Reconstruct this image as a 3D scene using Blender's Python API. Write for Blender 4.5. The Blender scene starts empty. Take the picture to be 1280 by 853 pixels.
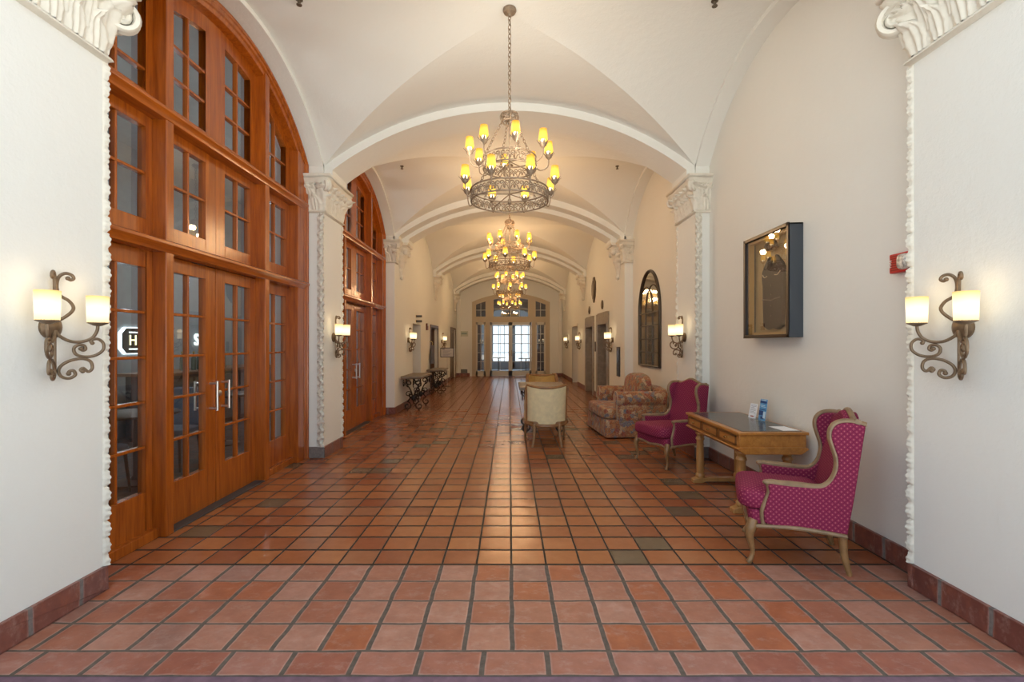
import bpy, bmesh, math, random
from mathutils import Vector, Matrix
PI = math.pi
random.seed(7)
SC = bpy.context.scene
COL = SC.collection

# ------------------------------------------------------------------ mesh builder
class MB:
    def __init__(s):
        s.v = []; s.f = []
    def add(s, vs, fs):
        o = len(s.v)
        s.v += [tuple(v) for v in vs]
        s.f += [tuple(i + o for i in f) for f in fs]
        return s
    def box(s, x0, x1, y0, y1, z0, z1):
        vs = [(x, y, z) for z in (z0, z1) for y in (y0, y1) for x in (x0, x1)]
        return s.add(vs, [(0, 2, 3, 1), (4, 5, 7, 6), (0, 1, 5, 4), (2, 6, 7, 3), (0, 4, 6, 2), (1, 3, 7, 5)])
    def obox(s, c, size, rot):
        c = Vector(c)
        vs = [c + rot @ Vector((x * size[0] / 2, y * size[1] / 2, z * size[2] / 2)) for z in (-1, 1) for y in (-1, 1) for x in (-1, 1)]
        return s.add(vs, [(0, 2, 3, 1), (4, 5, 7, 6), (0, 1, 5, 4), (2, 6, 7, 3), (0, 4, 6, 2), (1, 3, 7, 5)])
    def grid(s, P, cu=False, cv=False):
        nu, nv = len(P), len(P[0])
        vs = [p for r in P for p in r]
        fs = []
        for i in range(nu if cu else nu - 1):
            for j in range(nv if cv else nv - 1):
                a, b = i, (i + 1) % nu
                c, d = j, (j + 1) % nv
                fs.append((a * nv + c, b * nv + c, b * nv + d, a * nv + d))
        return s.add(vs, fs)
    def tube(s, pts, r, n=8, closed=False, caps=True, sq=1.0):
        pts = [Vector(p) for p in pts]
        N = len(pts)
        rr = r if isinstance(r, (list, tuple)) else [r] * N
        T = []
        for i in range(N):
            if closed:
                t = pts[(i + 1) % N] - pts[i - 1]
            else:
                t = pts[min(i + 1, N - 1)] - pts[max(i - 1, 0)]
            T.append(t.normalized() if t.length > 1e-9 else Vector((0, 0, 1)))
        up = Vector((0, 0, 1)) if abs(T[0].z) < .9 else Vector((0, 1, 0))
        nrm = (up - T[0] * up.dot(T[0])).normalized()
        P = []
        for i in range(N):
            nrm = nrm - T[i] * nrm.dot(T[i])
            nrm = nrm.normalized() if nrm.length > 1e-6 else T[i].orthogonal().normalized()
            b = T[i].cross(nrm)
            P.append([pts[i] + (nrm * math.cos(2 * PI * k / n) * sq + b * math.sin(2 * PI * k / n)) * rr[i] for k in range(n)])
        o = len(s.v)
        s.grid(P, cu=closed, cv=True)
        if caps and not closed:
            s.f.append(tuple(o + k for k in range(n)))
            s.f.append(tuple(o + (N - 1) * n + k for k in range(n)))
        return s
    def lathe(s, prof, n=24, c=(0, 0, 0), axis='z', caps=True):
        P = []
        for r, h in prof:
            row = []
            for k in range(n):
                a = 2 * PI * k / n
                p = (r * math.cos(a), r * math.sin(a), h)
                if axis == 'x': p = (h, r * math.cos(a), r * math.sin(a))
                if axis == 'y': p = (r * math.cos(a), h, r * math.sin(a))
                row.append((p[0] + c[0], p[1] + c[1], p[2] + c[2]))
            P.append(row)
        o = len(s.v)
        s.grid(P, cv=True)
        if caps:
            if prof[0][0] > 1e-5: s.f.append(tuple(o + k for k in range(n)))
            if prof[-1][0] > 1e-5: s.f.append(tuple(o + (len(prof) - 1) * n + k for k in range(n)))
        return s
    def prism(s, poly, fn):
        n = len(poly)
        vs = [fn(p, 0) for p in poly] + [fn(p, 1) for p in poly]
        fs = [tuple(range(n)), tuple(range(2 * n - 1, n - 1, -1))]
        fs += [(i, (i + 1) % n, n + (i + 1) % n, n + i) for i in range(n)]
        return s.add(vs, fs)
    def strip(s, A, B):
        return s.grid([list(A), list(B)])
    def sup(s, c, h, e1=.4, e2=.4, nu=28, nv=16, fn=None):
        def pw(a, e): return math.copysign(abs(a) ** e, a)
        P = []
        for j in range(nv + 1):
            ph = -PI / 2 + PI * j / nv
            row = []
            for i in range(nu):
                th = 2 * PI * i / nu
                p = [h[0] * pw(math.cos(ph), e1) * pw(math.cos(th), e2), h[1] * pw(math.cos(ph), e1) * pw(math.sin(th), e2), h[2] * pw(math.sin(ph), e1)]
                if fn: p = fn(*p)
                row.append((p[0] + c[0], p[1] + c[1], p[2] + c[2]))
            P.append(row)
        return s.grid(P, cv=True)
    def xf(s, fn):
        s.v = [tuple(fn(*v)) for v in s.v]
        return s
    def build(s, name, mat, parent=None, smooth=40, bevel=None, uv=None, loc=None, weld=True, segs=2):
        me = bpy.data.meshes.new(name)
        me.from_pydata(s.v, [], s.f)
        bm = bmesh.new(); bm.from_mesh(me)
        if weld: bmesh.ops.remove_doubles(bm, verts=bm.verts, dist=1e-5)
        bmesh.ops.recalc_face_normals(bm, faces=bm.faces)
        if uv:
            L = bm.loops.layers.uv.new('UVMap')
            for f in bm.faces:
                n = f.normal
                a = max(range(3), key=lambda i: abs(n[i]))
                for l in f.loops:
                    c = l.vert.co
                    l[L].uv = ((c.y, c.z) if a == 0 else (c.x, c.z) if a == 1 else (c.x, c.y))
        bm.to_mesh(me); bm.free()
        if smooth:
            me.shade_smooth()
            me.set_sharp_from_angle(angle=math.radians(smooth))
        me.materials.append(mat)
        o = bpy.data.objects.new(name, me)
        COL.objects.link(o)
        if parent: o.parent = parent
        if loc: o.location = loc
        if bevel:
            b = o.modifiers.new('bevel', 'BEVEL')
            b.width = bevel; b.segments = segs; b.limit_method = 'ANGLE'; b.angle_limit = math.radians(35)
            b.harden_normals = False
        return o

def cr(P, n=6, closed=False):
    """Catmull-Rom through the control points."""
    P = [Vector(p) if len(p) == 3 else Vector((p[0], p[1], 0)) for p in P]
    two = False
    N = len(P); out = []
    for i in range(N if closed else N - 1):
        if closed:
            a, b, c, d = P[i - 1], P[i], P[(i + 1) % N], P[(i + 2) % N]
        else:
            a, b, c, d = P[max(i - 1, 0)], P[i], P[i + 1], P[min(i + 2, N - 1)]
        for k in range(n):
            t = k / n
            out.append(.5 * ((2 * b) + (c - a) * t + (2 * a - 5 * b + 4 * c - d) * t * t + (3 * b - a - 3 * c + d) * t ** 3))
    if not closed: out.append(P[-1])
    return out

def spiral(cx, cz, r0, r1, a0, a1, n=16):
    return [(cx + (r0 + (r1 - r0) * i / n) * math.cos(a0 + (a1 - a0) * i / n), cz + (r0 + (r1 - r0) * i / n) * math.sin(a0 + (a1 - a0) * i / n)) for i in range(n + 1)]

# ------------------------------------------------------------------ things
def tag(o, label=None, cat=None, group=None, kind=None):
    if label: o['label'] = label
    if cat: o['category'] = cat
    if group: o['group'] = group
    if kind: o['kind'] = kind
    return o
def thing(name, label, cat, loc=(0, 0, 0), rz=0, group=None, kind=None):
    o = bpy.data.objects.new(name, None)
    COL.objects.link(o)
    o.location = loc; o.rotation_euler = (0, 0, rz)
    o.empty_display_size = .1
    return tag(o, label, cat, group, kind)
def struct(o, label, cat): return tag(o, label, cat, None, 'structure')
def dup(root, loc, rz, label, group=None):
    r = root.copy(); COL.objects.link(r)
    r.location = loc; r.rotation_euler = (0, 0, rz); r['label'] = label
    if group: r['group'] = group
    for ch in list(root.children):
        c = ch.copy(); COL.objects.link(c); c.parent = r
        for g in list(ch.children):
            d = g.copy(); COL.objects.link(d); d.parent = c
    return r

# ------------------------------------------------------------------ materials
class NT:
    def __init__(s, name):
        s.m = bpy.data.materials.new(name); s.m.use_nodes = True
        s.t = s.m.node_tree; s.t.nodes.clear()
        s.out = s.N('ShaderNodeOutputMaterial')
    def N(s, typ, ins=None, **kw):
        n = s.t.nodes.new(typ)
        for k, v in kw.items(): setattr(n, k, v)
        for k, v in (ins or {}).items():
            if hasattr(v, 'is_output') or isinstance(v, bpy.types.NodeSocket): s.t.links.new(v, n.inputs[k])
            else: n.inputs[k].default_value = v
        return n
    def M(s, op, a, b=0.0, c=0.0, clamp=False):
        n = s.N('ShaderNodeMath', {0: a, 1: b, 2: c}, operation=op); n.use_clamp = clamp
        return n.outputs[0]
    def mix(s, f, a, b, bt='MIX'):
        n = s.N('ShaderNodeMix', data_type='RGBA', blend_type=bt)
        for i, v in ((0, f), (6, a), (7, b)):
            if isinstance(v, bpy.types.NodeSocket): s.t.links.new(v, n.inputs[i])
            else: n.inputs[i].default_value = v if i == 0 else (*v[:3], 1)
        return n.outputs[2]
    def ramp(s, f, stops, interp='LINEAR'):
        n = s.N('ShaderNodeValToRGB', {0: f}); cr_ = n.color_ramp; cr_.interpolation = interp
        while len(cr_.elements) < len(stops): cr_.elements.new(.5)
        for e, (p, c) in zip(cr_.elements, stops):
            e.position = p; e.color = (*c[:3], 1)
        return n.outputs[0]
    def pr(s, **kw):
        names = dict(color='Base Color', rough='Roughness', metal='Metallic', normal='Normal', coat='Coat Weight', coatr='Coat Roughness', spec='Specular IOR Level',
                     em='Emission Color', ems='Emission Strength', sheen='Sheen Weight', trans='Transmission Weight', ior='IOR')
        ins = {}
        for k, v in kw.items():
            if k in ('color', 'em') and not isinstance(v, bpy.types.NodeSocket): v = (*v[:3], 1)
            ins[names[k]] = v
        p = s.N('ShaderNodeBsdfPrincipled', ins)
        s.t.links.new(p.outputs[0], s.out.inputs[0])
        return p
    def coord(s, kind='Object'): return s.N('ShaderNodeTexCoord').outputs[kind]
    def map(s, v, scale=(1, 1, 1), loc=(0, 0, 0), rot=(0, 0, 0)):
        return s.N('ShaderNodeMapping', {'Vector': v, 'Scale': scale, 'Location': loc, 'Rotation': rot}).outputs[0]
    def noise(s, v, scale, detail=4, rough=.55, dist=0):
        return s.N('ShaderNodeTexNoise', {'Vector': v, 'Scale': scale, 'Detail': detail, 'Roughness': rough, 'Distortion': dist}).outputs['Fac']
    def bump(s, h, strength=.3, dist=.01):
        return s.N('ShaderNodeBump', {'Height': h, 'Strength': strength, 'Distance': dist}).outputs[0]

def simple(name, color, rough=.5, metal=0, var=.0, vscale=8, bump=0, bscale=60, **kw):
    n = NT(name); c = n.coord(); col = color
    if var:
        f = n.noise(c, vscale)
        col = n.ramp(f, [(.3, [x * (1 - var) for x in color]), (.7, [min(1, x * (1 + var)) for x in color])])
    args = dict(color=col, rough=rough, metal=metal, **kw)
    if bump: args['normal'] = n.bump(n.noise(c, bscale, 5), bump, .004)
    n.pr(**args)
    return n.m
def plaster(name, color):
    n = NT(name); c = n.coord()
    big = n.noise(c, 1.3, 3); fine = n.noise(c, 45, 6, .65); mid = n.noise(c, 9, 4)
    col = n.ramp(big, [(.3, [x * .985 for x in color]), (.7, color)])
    h = n.M('ADD', n.M('MULTIPLY', fine, .5), mid)
    n.pr(color=col, rough=.85, spec=.25, normal=n.bump(h, .34, .014))
    return n.m
def wood(name, a, b, rough=.3, scale=(22, 22, 1.6), coat=.3):
    n = NT(name); c = n.map(n.coord(), scale)
    f = n.noise(c, 1.0, 5, .6, .6); g = n.noise(n.map(n.coord(), [x * 4 for x in scale]), 1, 3)
    f = n.M('ADD', n.M('MULTIPLY', f, .75), n.M('MULTIPLY', g, .25))
    col = n.ramp(f, [(.32, a), (.66, b)])
    n.pr(color=col, rough=rough, coat=coat, coatr=.15, normal=n.bump(f, .05, .002))
    return n.m
def emis(name, color, strength, base=(.8, .8, .8)):
    n = NT(name); n.pr(color=base, rough=.6, em=color, ems=strength)
    return n.m
def shade_mat(name, edge, core, smin, smax, half, zc, base=(.4, .25, .08)):
    """Lit parchment shade: brightest around the bulb's height, object z zc +- half."""
    n = NT(name)
    z = n.N('ShaderNodeSeparateXYZ', {0: n.coord()}).outputs[2]
    d = n.M('ABSOLUTE', n.M('DIVIDE', n.M('SUBTRACT', z, zc), half))
    f = n.M('SUBTRACT', 1.0, n.M('MULTIPLY', d, d), clamp=True)
    col = n.mix(f, edge, core)
    st = n.M('ADD', n.M('MULTIPLY', f, smax - smin), smin)
    n.pr(color=base, rough=.7, em=col, ems=st)
    return n.m
def glass(name, tint, f0=.07, rough=.01):
    """thin pane: Schlick reflection over a clear tint, the same from both sides"""
    n = NT(name)
    t = n.N('ShaderNodeBsdfTransparent', {0: (*tint, 1)})
    g = n.N('ShaderNodeBsdfGlossy', {'Color': (1, 1, 1, 1), 'Roughness': rough})
    ge = n.N('ShaderNodeNewGeometry')
    c = n.M('ABSOLUTE', n.N('ShaderNodeVectorMath', {0: ge.outputs['Normal'], 1: ge.outputs['Incoming']}, operation='DOT_PRODUCT').outputs['Value'])
    k = n.M('ADD', n.M('MULTIPLY', n.M('POWER', n.M('SUBTRACT', 1.0, c, clamp=True), 5.0), 1 - f0), f0, clamp=True)
    mx = n.N('ShaderNodeMixShader', {0: k, 1: t.outputs[0], 2: g.outputs[0]})
    n.t.links.new(mx.outputs[0], n.out.inputs[0])
    return n.m

def tile_mat(name, px, py, ox, oy, gx, gy, stops, grout, rough, hb=.3, rgh2=.2, bs=.3, wear=.0, glaze=False):
    wb = .006 if glaze else .016
    n = NT(name)
    pos = n.coord()
    wob = n.N('ShaderNodeTexNoise', {'Vector': pos, 'Scale': 6.0, 'Detail': 1.0}).outputs['Color']
    ws = n.N('ShaderNodeSeparateXYZ', {0: wob})
    sep = n.N('ShaderNodeSeparateXYZ', {0: pos})
    X = n.M('ADD', sep.outputs[0], n.M('MULTIPLY', n.M('SUBTRACT', ws.outputs[0], .5), wb))
    Y = n.M('ADD', sep.outputs[1], n.M('MULTIPLY', n.M('SUBTRACT', ws.outputs[1], .5), wb))
    u = n.M('DIVIDE', n.M('SUBTRACT', X, ox), px)
    v = n.M('DIVIDE', n.M('SUBTRACT', Y, oy), py)
    iu, iv = n.M('FLOOR', u), n.M('FLOOR', v)
    fu, fv = n.M('SUBTRACT', u, iu), n.M('SUBTRACT', v, iv)
    eu = n.M('MULTIPLY', n.M('MINIMUM', fu, n.M('SUBTRACT', 1.0, fu)), px)
    ev = n.M('MULTIPLY', n.M('MINIMUM', fv, n.M('SUBTRACT', 1.0, fv)), py)
    e = n.M('MINIMUM', n.M('SUBTRACT', eu, gx / 2), n.M('SUBTRACT', ev, gy / 2))     # >0 inside the tile
    inside = n.M('MULTIPLY', n.M('ADD', e, .001), 500.0, clamp=True)
    idx = n.N('ShaderNodeCombineXYZ', {0: iu, 1: iv, 2: 3.7}).outputs[0]
    wn = n.N('ShaderNodeTexWhiteNoise', {'Vector': idx}, noise_dimensions='3D')
    col = n.ramp(wn.outputs[0], stops, 'CONSTANT')
    shift = n.N('ShaderNodeVectorMath', {0: pos, 1: n.N('ShaderNodeVectorMath', {0: wn.outputs[1], 3: 9.0}, operation='SCALE').outputs[0]}, operation='ADD').outputs[0]
    mott = n.noise(shift, 11, 5, .65)
    col = n.mix(n.M('MULTIPLY', n.M('SUBTRACT', mott, .35), 1.6, clamp=True), n.mix(1.0, col, (.89, .87, .86) if glaze else (.76, .70, .68), 'MULTIPLY'), n.mix(1.0, col, (1.07, 1.08, 1.08) if glaze else (1.16, 1.18, 1.18), 'MULTIPLY'))
    if wear:
        p1 = n.M('MULTIPLY', n.M('SUBTRACT', n.noise(n.map(shift, (1, 1.6, 1), (4, 9, 2)), 9, 6, .7), .5), 4.5, clamp=True)
        col = n.mix(n.M('MULTIPLY', p1, .55), col, (.33, .105, .055))
        p2 = n.M('MULTIPLY', n.M('SUBTRACT', n.noise(n.map(shift, (1, 1.4, 1), (1, 3, 7)), 13, 6, .75), .52), 4.5, clamp=True)
        col = n.mix(n.M('MULTIPLY', p2, .5), col, (.46, .33, .285))
    worn = n.M('MULTIPLY', n.M('SUBTRACT', .011, e), 90.0, clamp=True)
    worn = n.M('MULTIPLY', worn, n.M('MULTIPLY', n.noise(pos, 35, 3), wear, clamp=True))
    col = n.mix(worn, col, (.52, .40, .36))
    gcol = n.ramp(n.noise(pos, 30, 3), [(.3, [x * .8 for x in grout]), (.7, [x * 1.2 for x in grout])])
    col = n.mix(inside, gcol, col)
    hp = n.M('MULTIPLY', n.M('ADD', e, .002), 120.0, clamp=True)
    h = n.M('ADD', hp, n.M('MULTIPLY', n.noise(pos, 9, 3), hb))
    tilt = n.M('MULTIPLY', n.M('SUBTRACT', wn.outputs[0], .5), n.M('SUBTRACT', fv, .5))
    h = n.M('ADD', h, n.M('MULTIPLY', tilt, .5))
    r = n.M('ADD', n.M('MULTIPLY', n.noise(shift, 16, 4), rgh2), rough)
    r = n.M('ADD', r, n.M('MULTIPLY', n.M('SUBTRACT', 1.0, inside), .3))
    sp = n.M('ADD', n.M('MULTIPLY', inside, .45), .05)
    if glaze:                                   # every tile lies a hair out of level and is slightly cushioned
        rx = n.M('MULTIPLY', n.M('SUBTRACT', n.N('ShaderNodeSeparateXYZ', {0: wn.outputs[1]}).outputs[0], .5), .020)
        ry = n.M('ADD', n.M('MULTIPLY', n.M('SUBTRACT', wn.outputs[0], .5), .030), n.M('MULTIPLY', n.M('SUBTRACT', fv, .5), .035))
        nv = n.N('ShaderNodeVectorMath', {0: n.N('ShaderNodeCombineXYZ', {0: rx, 1: ry, 2: 1.0}).outputs[0]}, operation='NORMALIZE').outputs[0]
        n.pr(color=col, rough=r, spec=sp, normal=nv)
    else:
        n.pr(color=col, rough=r, spec=sp, normal=n.bump(h, bs, .006))
    return n.m
# ------------------------------------------------------------------ palette
PL = plaster('plaster_white', (.785, .795, .765))
PLW = plaster('plaster_recess', (.765, .755, .71))
CARVE = simple('carved_plaster', (.72, .69, .61), .75, var=.04, vscale=20, bump=.15, bscale=50)
TRIMW = simple('cream_painted_wood', (.70, .62, .48), .5)
WOOD = wood('mahogany', (.23, .048, .0045), (.45, .112, .0085), .24)
WOODY = wood('mahogany_along', (.23, .048, .0045), (.45, .112, .0085), .24, scale=(22, 1.6, 22))
WOODD = wood('mahogany_dark_panel', (.22, .035, .010), (.33, .062, .014), .25)
GLASSD = glass('tinted_pane', (.74, .77, .77), .10)
T_MAIN = tile_mat('terracotta_glazed', .2355, .2339, .012, 2.380, .0150, .0250,
    [(0, (.35, .120, .046)), (.22, (.38, .140, .052)), (.42, (.32, .105, .042)), (.6, (.40, .150, .058)), (.76, (.29, .092, .040)), (.86, (.34, .140, .068)), (.935, (.165, .115, .07))], (.055, .038, .029), .225, .10, .035, .13, 0, True)
T_FRONT = tile_mat('terracotta_matte', .2355, .2339, .012, 2.380, .024, .015,
    [(0, (.40, .175, .115)), (.25, (.43, .205, .145)), (.45, (.37, .140, .085)), (.62, (.44, .225, .165)), (.78, (.40, .128, .058)), (.9, (.35, .185, .145))], (.125, .100, .082), .40, .35, .2, .3, .55)
T_BORD = tile_mat('terracotta_border', .304, .176, -.125, 2.203, .024, .012,
    [(0, (.36, .140, .098)), (.3, (.39, .165, .118)), (.6, (.34, .118, .078)), (.8, (.40, .182, .138))], (.125, .100, .082), .42, .35, .2, .3, .55)
T_BASE = tile_mat('terracotta_base', .30, .30, .11, .10, .016, .022,
    [(0, (.21, .072, .056)), (.3, (.24, .092, .072)), (.6, (.18, .062, .050)), (.8, (.22, .10, .088))], (.20, .175, .165), .32, .3, .2, .3, .5)
STEPM = simple('purple_concrete', (.17, .095, .13), .7, var=.25, vscale=12, bump=.2, bscale=30)
IRON = simple('bronzed_iron', (.20, .135, .08), .45, .5, var=.2, vscale=30)
BRONZE = simple('bronzed_iron_light', (.19, .130, .080), .42, .5, var=.18, vscale=35)
STEEL = simple('brushed_steel', (.62, .60, .57), .28, 1)
DARK = simple('dark_grey_paint', (.045, .045, .05), .5)
WHITE = simple('white_gloss_paint', (.80, .79, .75), .4)
STONE = simple('elevator_stone', (.27, .235, .185), .35, var=.2, vscale=9)

ZC = 4.69          # crown of the vaults
A = 2.45           # half width of the hall between the piers
RL = 4.0           # radius of the barrel along the hall
SPR = 3.85
def zlong(x): return ZC - (RL - math.sqrt(max(RL * RL - x * x, 0)))
class Bay:
    def __init__(s, y0, y1, drop=.84):
        s.y0, s.y1 = y0, y1; s.c = (y0 + y1) / 2; s.h = (y1 - y0) / 2
        s.R = (s.h ** 2 + drop ** 2) / (2 * drop)
    def z(s, y):
        d = min(abs(y - s.c), s.h)
        return ZC - (s.R - math.sqrt(s.R ** 2 - d * d))
BAYS = [Bay(3.0, 6.45), Bay(7.0, 10.40), Bay(11.2, 15.6), Bay(16.4, 21.2)]

# ------------------------------------------------------------------ floor
m = MB().box(-3.2, 3.2, 3.30, 22.9, -.12, 0); struct(m.build('floor', T_MAIN), 'glazed terracotta tile floor running down the long hall', 'floor')
m = MB().box(-3.2, 3.2, 2.38, 3.30, -.12, 0); struct(m.build('floor_entry', T_FRONT), 'paler matte terracotta tiles with wide dark grout at the hall entrance', 'floor')
m = MB().box(-3.2, 3.2, 2.203, 2.38, -.12, 0); struct(m.build('floor_border', T_BORD), 'single row of longer terracotta tiles along the entrance edge', 'floor')
m = MB().box(-12, 12, 1.2, 2.203, -.2, -.004); struct(m.build('floor_porch', STEPM), 'purple-grey concrete strip in front of the tiles', 'floor')

m = MB().box(-25, 25, -22, 1.2, -.2, -.006); struct(m.build('floor_bounce_terrace', simple('terrace_bounce_stone', (.62, .60, .56), .8, var=.08)), 'unseen pale terrace outside the entrance, added to bounce sun into the vault', 'floor')  # out of view; kept pale so sunlight bounces up into the vault

# ------------------------------------------------------------------ vaulted ceiling
cm = MB()
NG = 40
for b in BAYS:
    # longitudinal webs (touching the ribs): from the groin to the rib face
    for sgn in (-1, 1):
        ya, yb = [], []
        for i in range(NG + 1):
            x = -A + 2 * A * i / NG
            d = ZC - zlong(x)                                   # same drop on the lateral barrel
            dy = math.sqrt(max(b.R ** 2 - (b.R - d) ** 2, 0)); dy = min(dy, b.h)
            ya.append((x, b.c + sgn * dy, zlong(x))); yb.append((x, b.c + sgn * (b.h + .03), zlong(x)))
        cm.strip(ya, yb)
    for sgn in (-1, 1):
        xa, xb = [], []
        for i in range(NG + 1):
            y = b.y0 + (b.y1 - b.y0) * i / NG
            d = ZC - b.z(y)
            dx = min(math.sqrt(max(RL ** 2 - (RL - d) ** 2, 0)), A)
            xa.append((sgn * dx, y, b.z(y))); xb.append((sgn * (A + .02), y, b.z(y)))
        cm.strip(xa, xb)
# plain barrel in the stub before the end wall
cm.strip([(-A + 2 * A * i / NG, 21.9, zlong(-A + 2 * A * i / NG)) for i in range(NG + 1)], [(-A + 2 * A * i / NG, 22.75, zlong(-A + 2 * A * i / NG)) for i in range(NG + 1)])
struct(cm.build('ceiling', PL, smooth=20, weld=False), 'white groin-vaulted plaster ceiling over the hall', 'ceiling')
struct(MB().box(-3.4, 3.4, 2.15, 23, 5.0, 5.2).build('ceiling_leak_blocker', PL), 'unseen slab added above the vaults to block light leaks', 'ceiling')  # added out of view to stop sky light leaking past the vaults

def rib(steps, label):
    """steps: (y0, y1, crown, half width at the springing)"""
    mb = MB()
    for (y0, y1, crown, a) in steps:
        rise = crown - 3.80
        R = (a * a + rise * rise) / (2 * rise)
        inn = [(-a, 3.655)] + [(x, crown - (R - math.sqrt(R * R - x * x))) for x in [-a + 2 * a * i / 48 for i in range(49)]] + [(a, 3.655)]
        k = len(inn)
        P = []
        out = []
        for i, (x, z) in enumerate(inn):
            if i == 0: out.append((-A - .03, 3.655))
            elif i == k - 1: out.append((A + .03, 3.655))
            else:
                xo = x / a * (A + .03); out.append((xo, zlong(min(max(xo, -A), A)) + .12))
        for i in range(k):
            xi, zi = inn[i]; xo, zo = out[i]
            P.append([(xi, y0, zi), (xi, y1, zi), (xo, y1, zo), (xo, y0, zo)])
        mb.grid(P, cv=True)
        for e in (0, -1): mb.add(P[e], [(0, 1, 2, 3)])
    return struct(mb.build('trim_rib', PL, smooth=25), label, 'ceiling rib')
rib([(2.15, 3.0, 4.585, 2.34)], 'plaster arch rib over the hall entrance')
rib([(6.45, 7.02, 4.585, 2.34)], 'broad plaster arch rib behind the nearest chandelier')
rib([(10.40, 10.8, 4.55, 2.36), (10.72, 11.22, 4.45, 2.22)], 'stepped plaster arch rib at the second pair of piers')
rib([(15.6, 16.05, 4.55, 2.36), (15.95, 16.42, 4.45, 2.22)], 'stepped plaster arch rib on hanging corbels by the elevators')
rib([(21.2, 21.6, 4.55, 2.36), (21.5, 21.95, 4.45, 2.22)], 'stepped plaster arch rib nearest the end wall')

# ------------------------------------------------------------------ walls
def wall_with_openings(mb, x0, x1, ya, yb, z1, holes):
    """boxes from ya to yb between x0 and x1 leaving holes (y0, y1, z0, z1)."""
    y = ya
    for (h0, h1, hz0, hz1) in sorted(holes):
        mb.box(x0, x1, y, h0, 0, z1)
        mb.box(x0, x1, h0, h1, hz1, z1)
        if hz0 > 0: mb.box(x0, x1, h0, h1, 0, hz0)
        y = h1
    mb.box(x0, x1, y, yb, 0, z1)
RXL, RXR = 2.76, 2.63
def arch_fascia(mb, b, sgn, rx, off=.05):
    """pier-plane spandrel over a recess: opening follows the vault edge a little lower, with a reveal back to rx."""
    n = 40
    A0, A1, B0 = [], [], []
    for i in range(n + 1):
        y = b.y0 + (b.y1 - b.y0) * i / n
        z = b.z(y) - off
        A0.append((sgn * A, y, z)); A1.append((sgn * A, y, b.z(y) + .25)); B0.append((sgn * (rx + .06), y, z))
    mb.strip(A0, A1); mb.strip(A0, B0)
P2A, P2B = 6.42, 7.10
wl = MB()
P1L, P1LY, P1R, P1RY = 2.475, 2.965, 2.487, 3.00        # the near piers stand a little proud of the others' line
wl.box(-3.1, -P1L, 2.15, P1LY, 0, 5.0)
wl.box(-3.1, -2.74, P1LY, 3.01, 0, 5.0)
wl.box(-3.1, -A, P2A, P2B, 0, 5.0)
wl.box(-3.1, -A, 10.40, 11.3, 0, 5.0)
wall_with_openings(wl, -3.1, -A, 11.3, 22.75, 5.0, [(12.35, 13.45, 0, 2.02), (15.1, 16.6, 0, 2.02), (20.2, 22.0, 0, 2.12)])
arch_fascia(wl, BAYS[0], -1, 2.9); arch_fascia(wl, BAYS[1], -1, 2.9)
struct(wl.build('wall_left', PL, smooth=20, weld=False), 'white stucco left wall with piers and arched openings', 'wall')
wr = MB()
wr.box(P1R, 3.1, 2.15, P1RY, 0, 5.0)
wr.box(A, 3.1, P2A, P2B, 0, 5.0)
wr.box(A, 3.1, 10.40, 11.3, 0, 5.0)
ELEV = [(12.25, 13.45), (14.3, 15.5)]
wall_with_openings(wr, A, 3.1, 11.3, 22.75, 5.0, [(12.19, 13.51, 0, 2.07), (14.24, 15.56, 0, 2.07), (17.5, 19.0, 0, 2.15)])
arch_fascia(wr, BAYS[0], 1, RXR); arch_fascia(wr, BAYS[1], 1, RXR)
struct(wr.build('wall_right', PL, smooth=20, weld=False), 'white stucco right wall with piers and elevator openings', 'wall')
w2 = MB().box(RXR, 3.1, P1RY, P2A, 0, 5.0).box(RXR, 3.1, P2B, 10.4, 0, 5.0)
struct(w2.build('wall_right_recess', PLW, smooth=20, weld=False), 'recessed warm white wall panels between the right piers', 'wall')
# end wall with an arched opening
EY = 22.6
DX0, DX1, DSP, DAP = -1.74, 1.86, 3.43, 3.83
we = MB()
we.box(-3.1, DX0, EY, EY + .25, 0, 5.0); we.box(DX1, 3.1, EY, EY + .25, 0, 5.0)
cxe = (DX0 + DX1) / 2; he = (DX1 - DX0) / 2; Re = (he ** 2 + (DAP - DSP) ** 2) / (2 * (DAP - DSP))
def zend(x): return DAP - (Re - math.sqrt(Re * Re - (x - cxe) ** 2))
xs = [DX0 + (DX1 - DX0) * i / 24 for i in range(25)]
we.grid([[(x, EY, zend(x)), (x, EY + .25, zend(x)), (x, EY + .25, 5.0), (x, EY, 5.0)] for x in xs], cv=True)
struct(we.build('wall_end', PL, smooth=20, weld=False), 'cream end wall with a low arched doorway', 'wall')

# rooms seen through the side doorways and behind the glazed screens
GREYW = simple('restaurant_grey_wall', (.35, .385, .40), .8, var=.05)
rm = MB()
rm.box(-6.4, -6.2, 1.0, 11.5, -.1, 4.9); rm.box(-6.4, -2.95, .8, 1.0, -.1, 4.9); rm.box(-6.4, -3.1, 11.3, 11.5, -.1, 4.9); rm.box(-6.4, -2.95, .8, 11.5, 4.72, 4.92)
struct(rm.build('wall_restaurant', GREYW), 'grey walls of the dim restaurant behind the glazed screens', 'wall')
struct(MB().box(-6.4, -3.1, .8, 11.5, -.12, -.005).build('floor_restaurant', simple('dark_carpet', (.09, .085, .085), .8, var=.3)), 'dark floor of the restaurant behind the glass', 'floor')
wb = MB()
wb.box(-4.6, -4.5, 11.6, 14.2, 0, 2.6); wb.box(-4.6, -3.1, 11.5, 11.6, 0, 2.6); wb.box(-4.6, -3.1, 14.2, 14.3, 0, 2.6); wb.box(-4.6, -3.1, 11.5, 14.3, 2.5, 2.6); wb.box(-4.6, -3.1, 11.5, 14.3, -.1, -.01)
struct(wb.build('wall_passage', PL), 'white passage behind the first left doorway', 'wall')
wb = MB()
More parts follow.
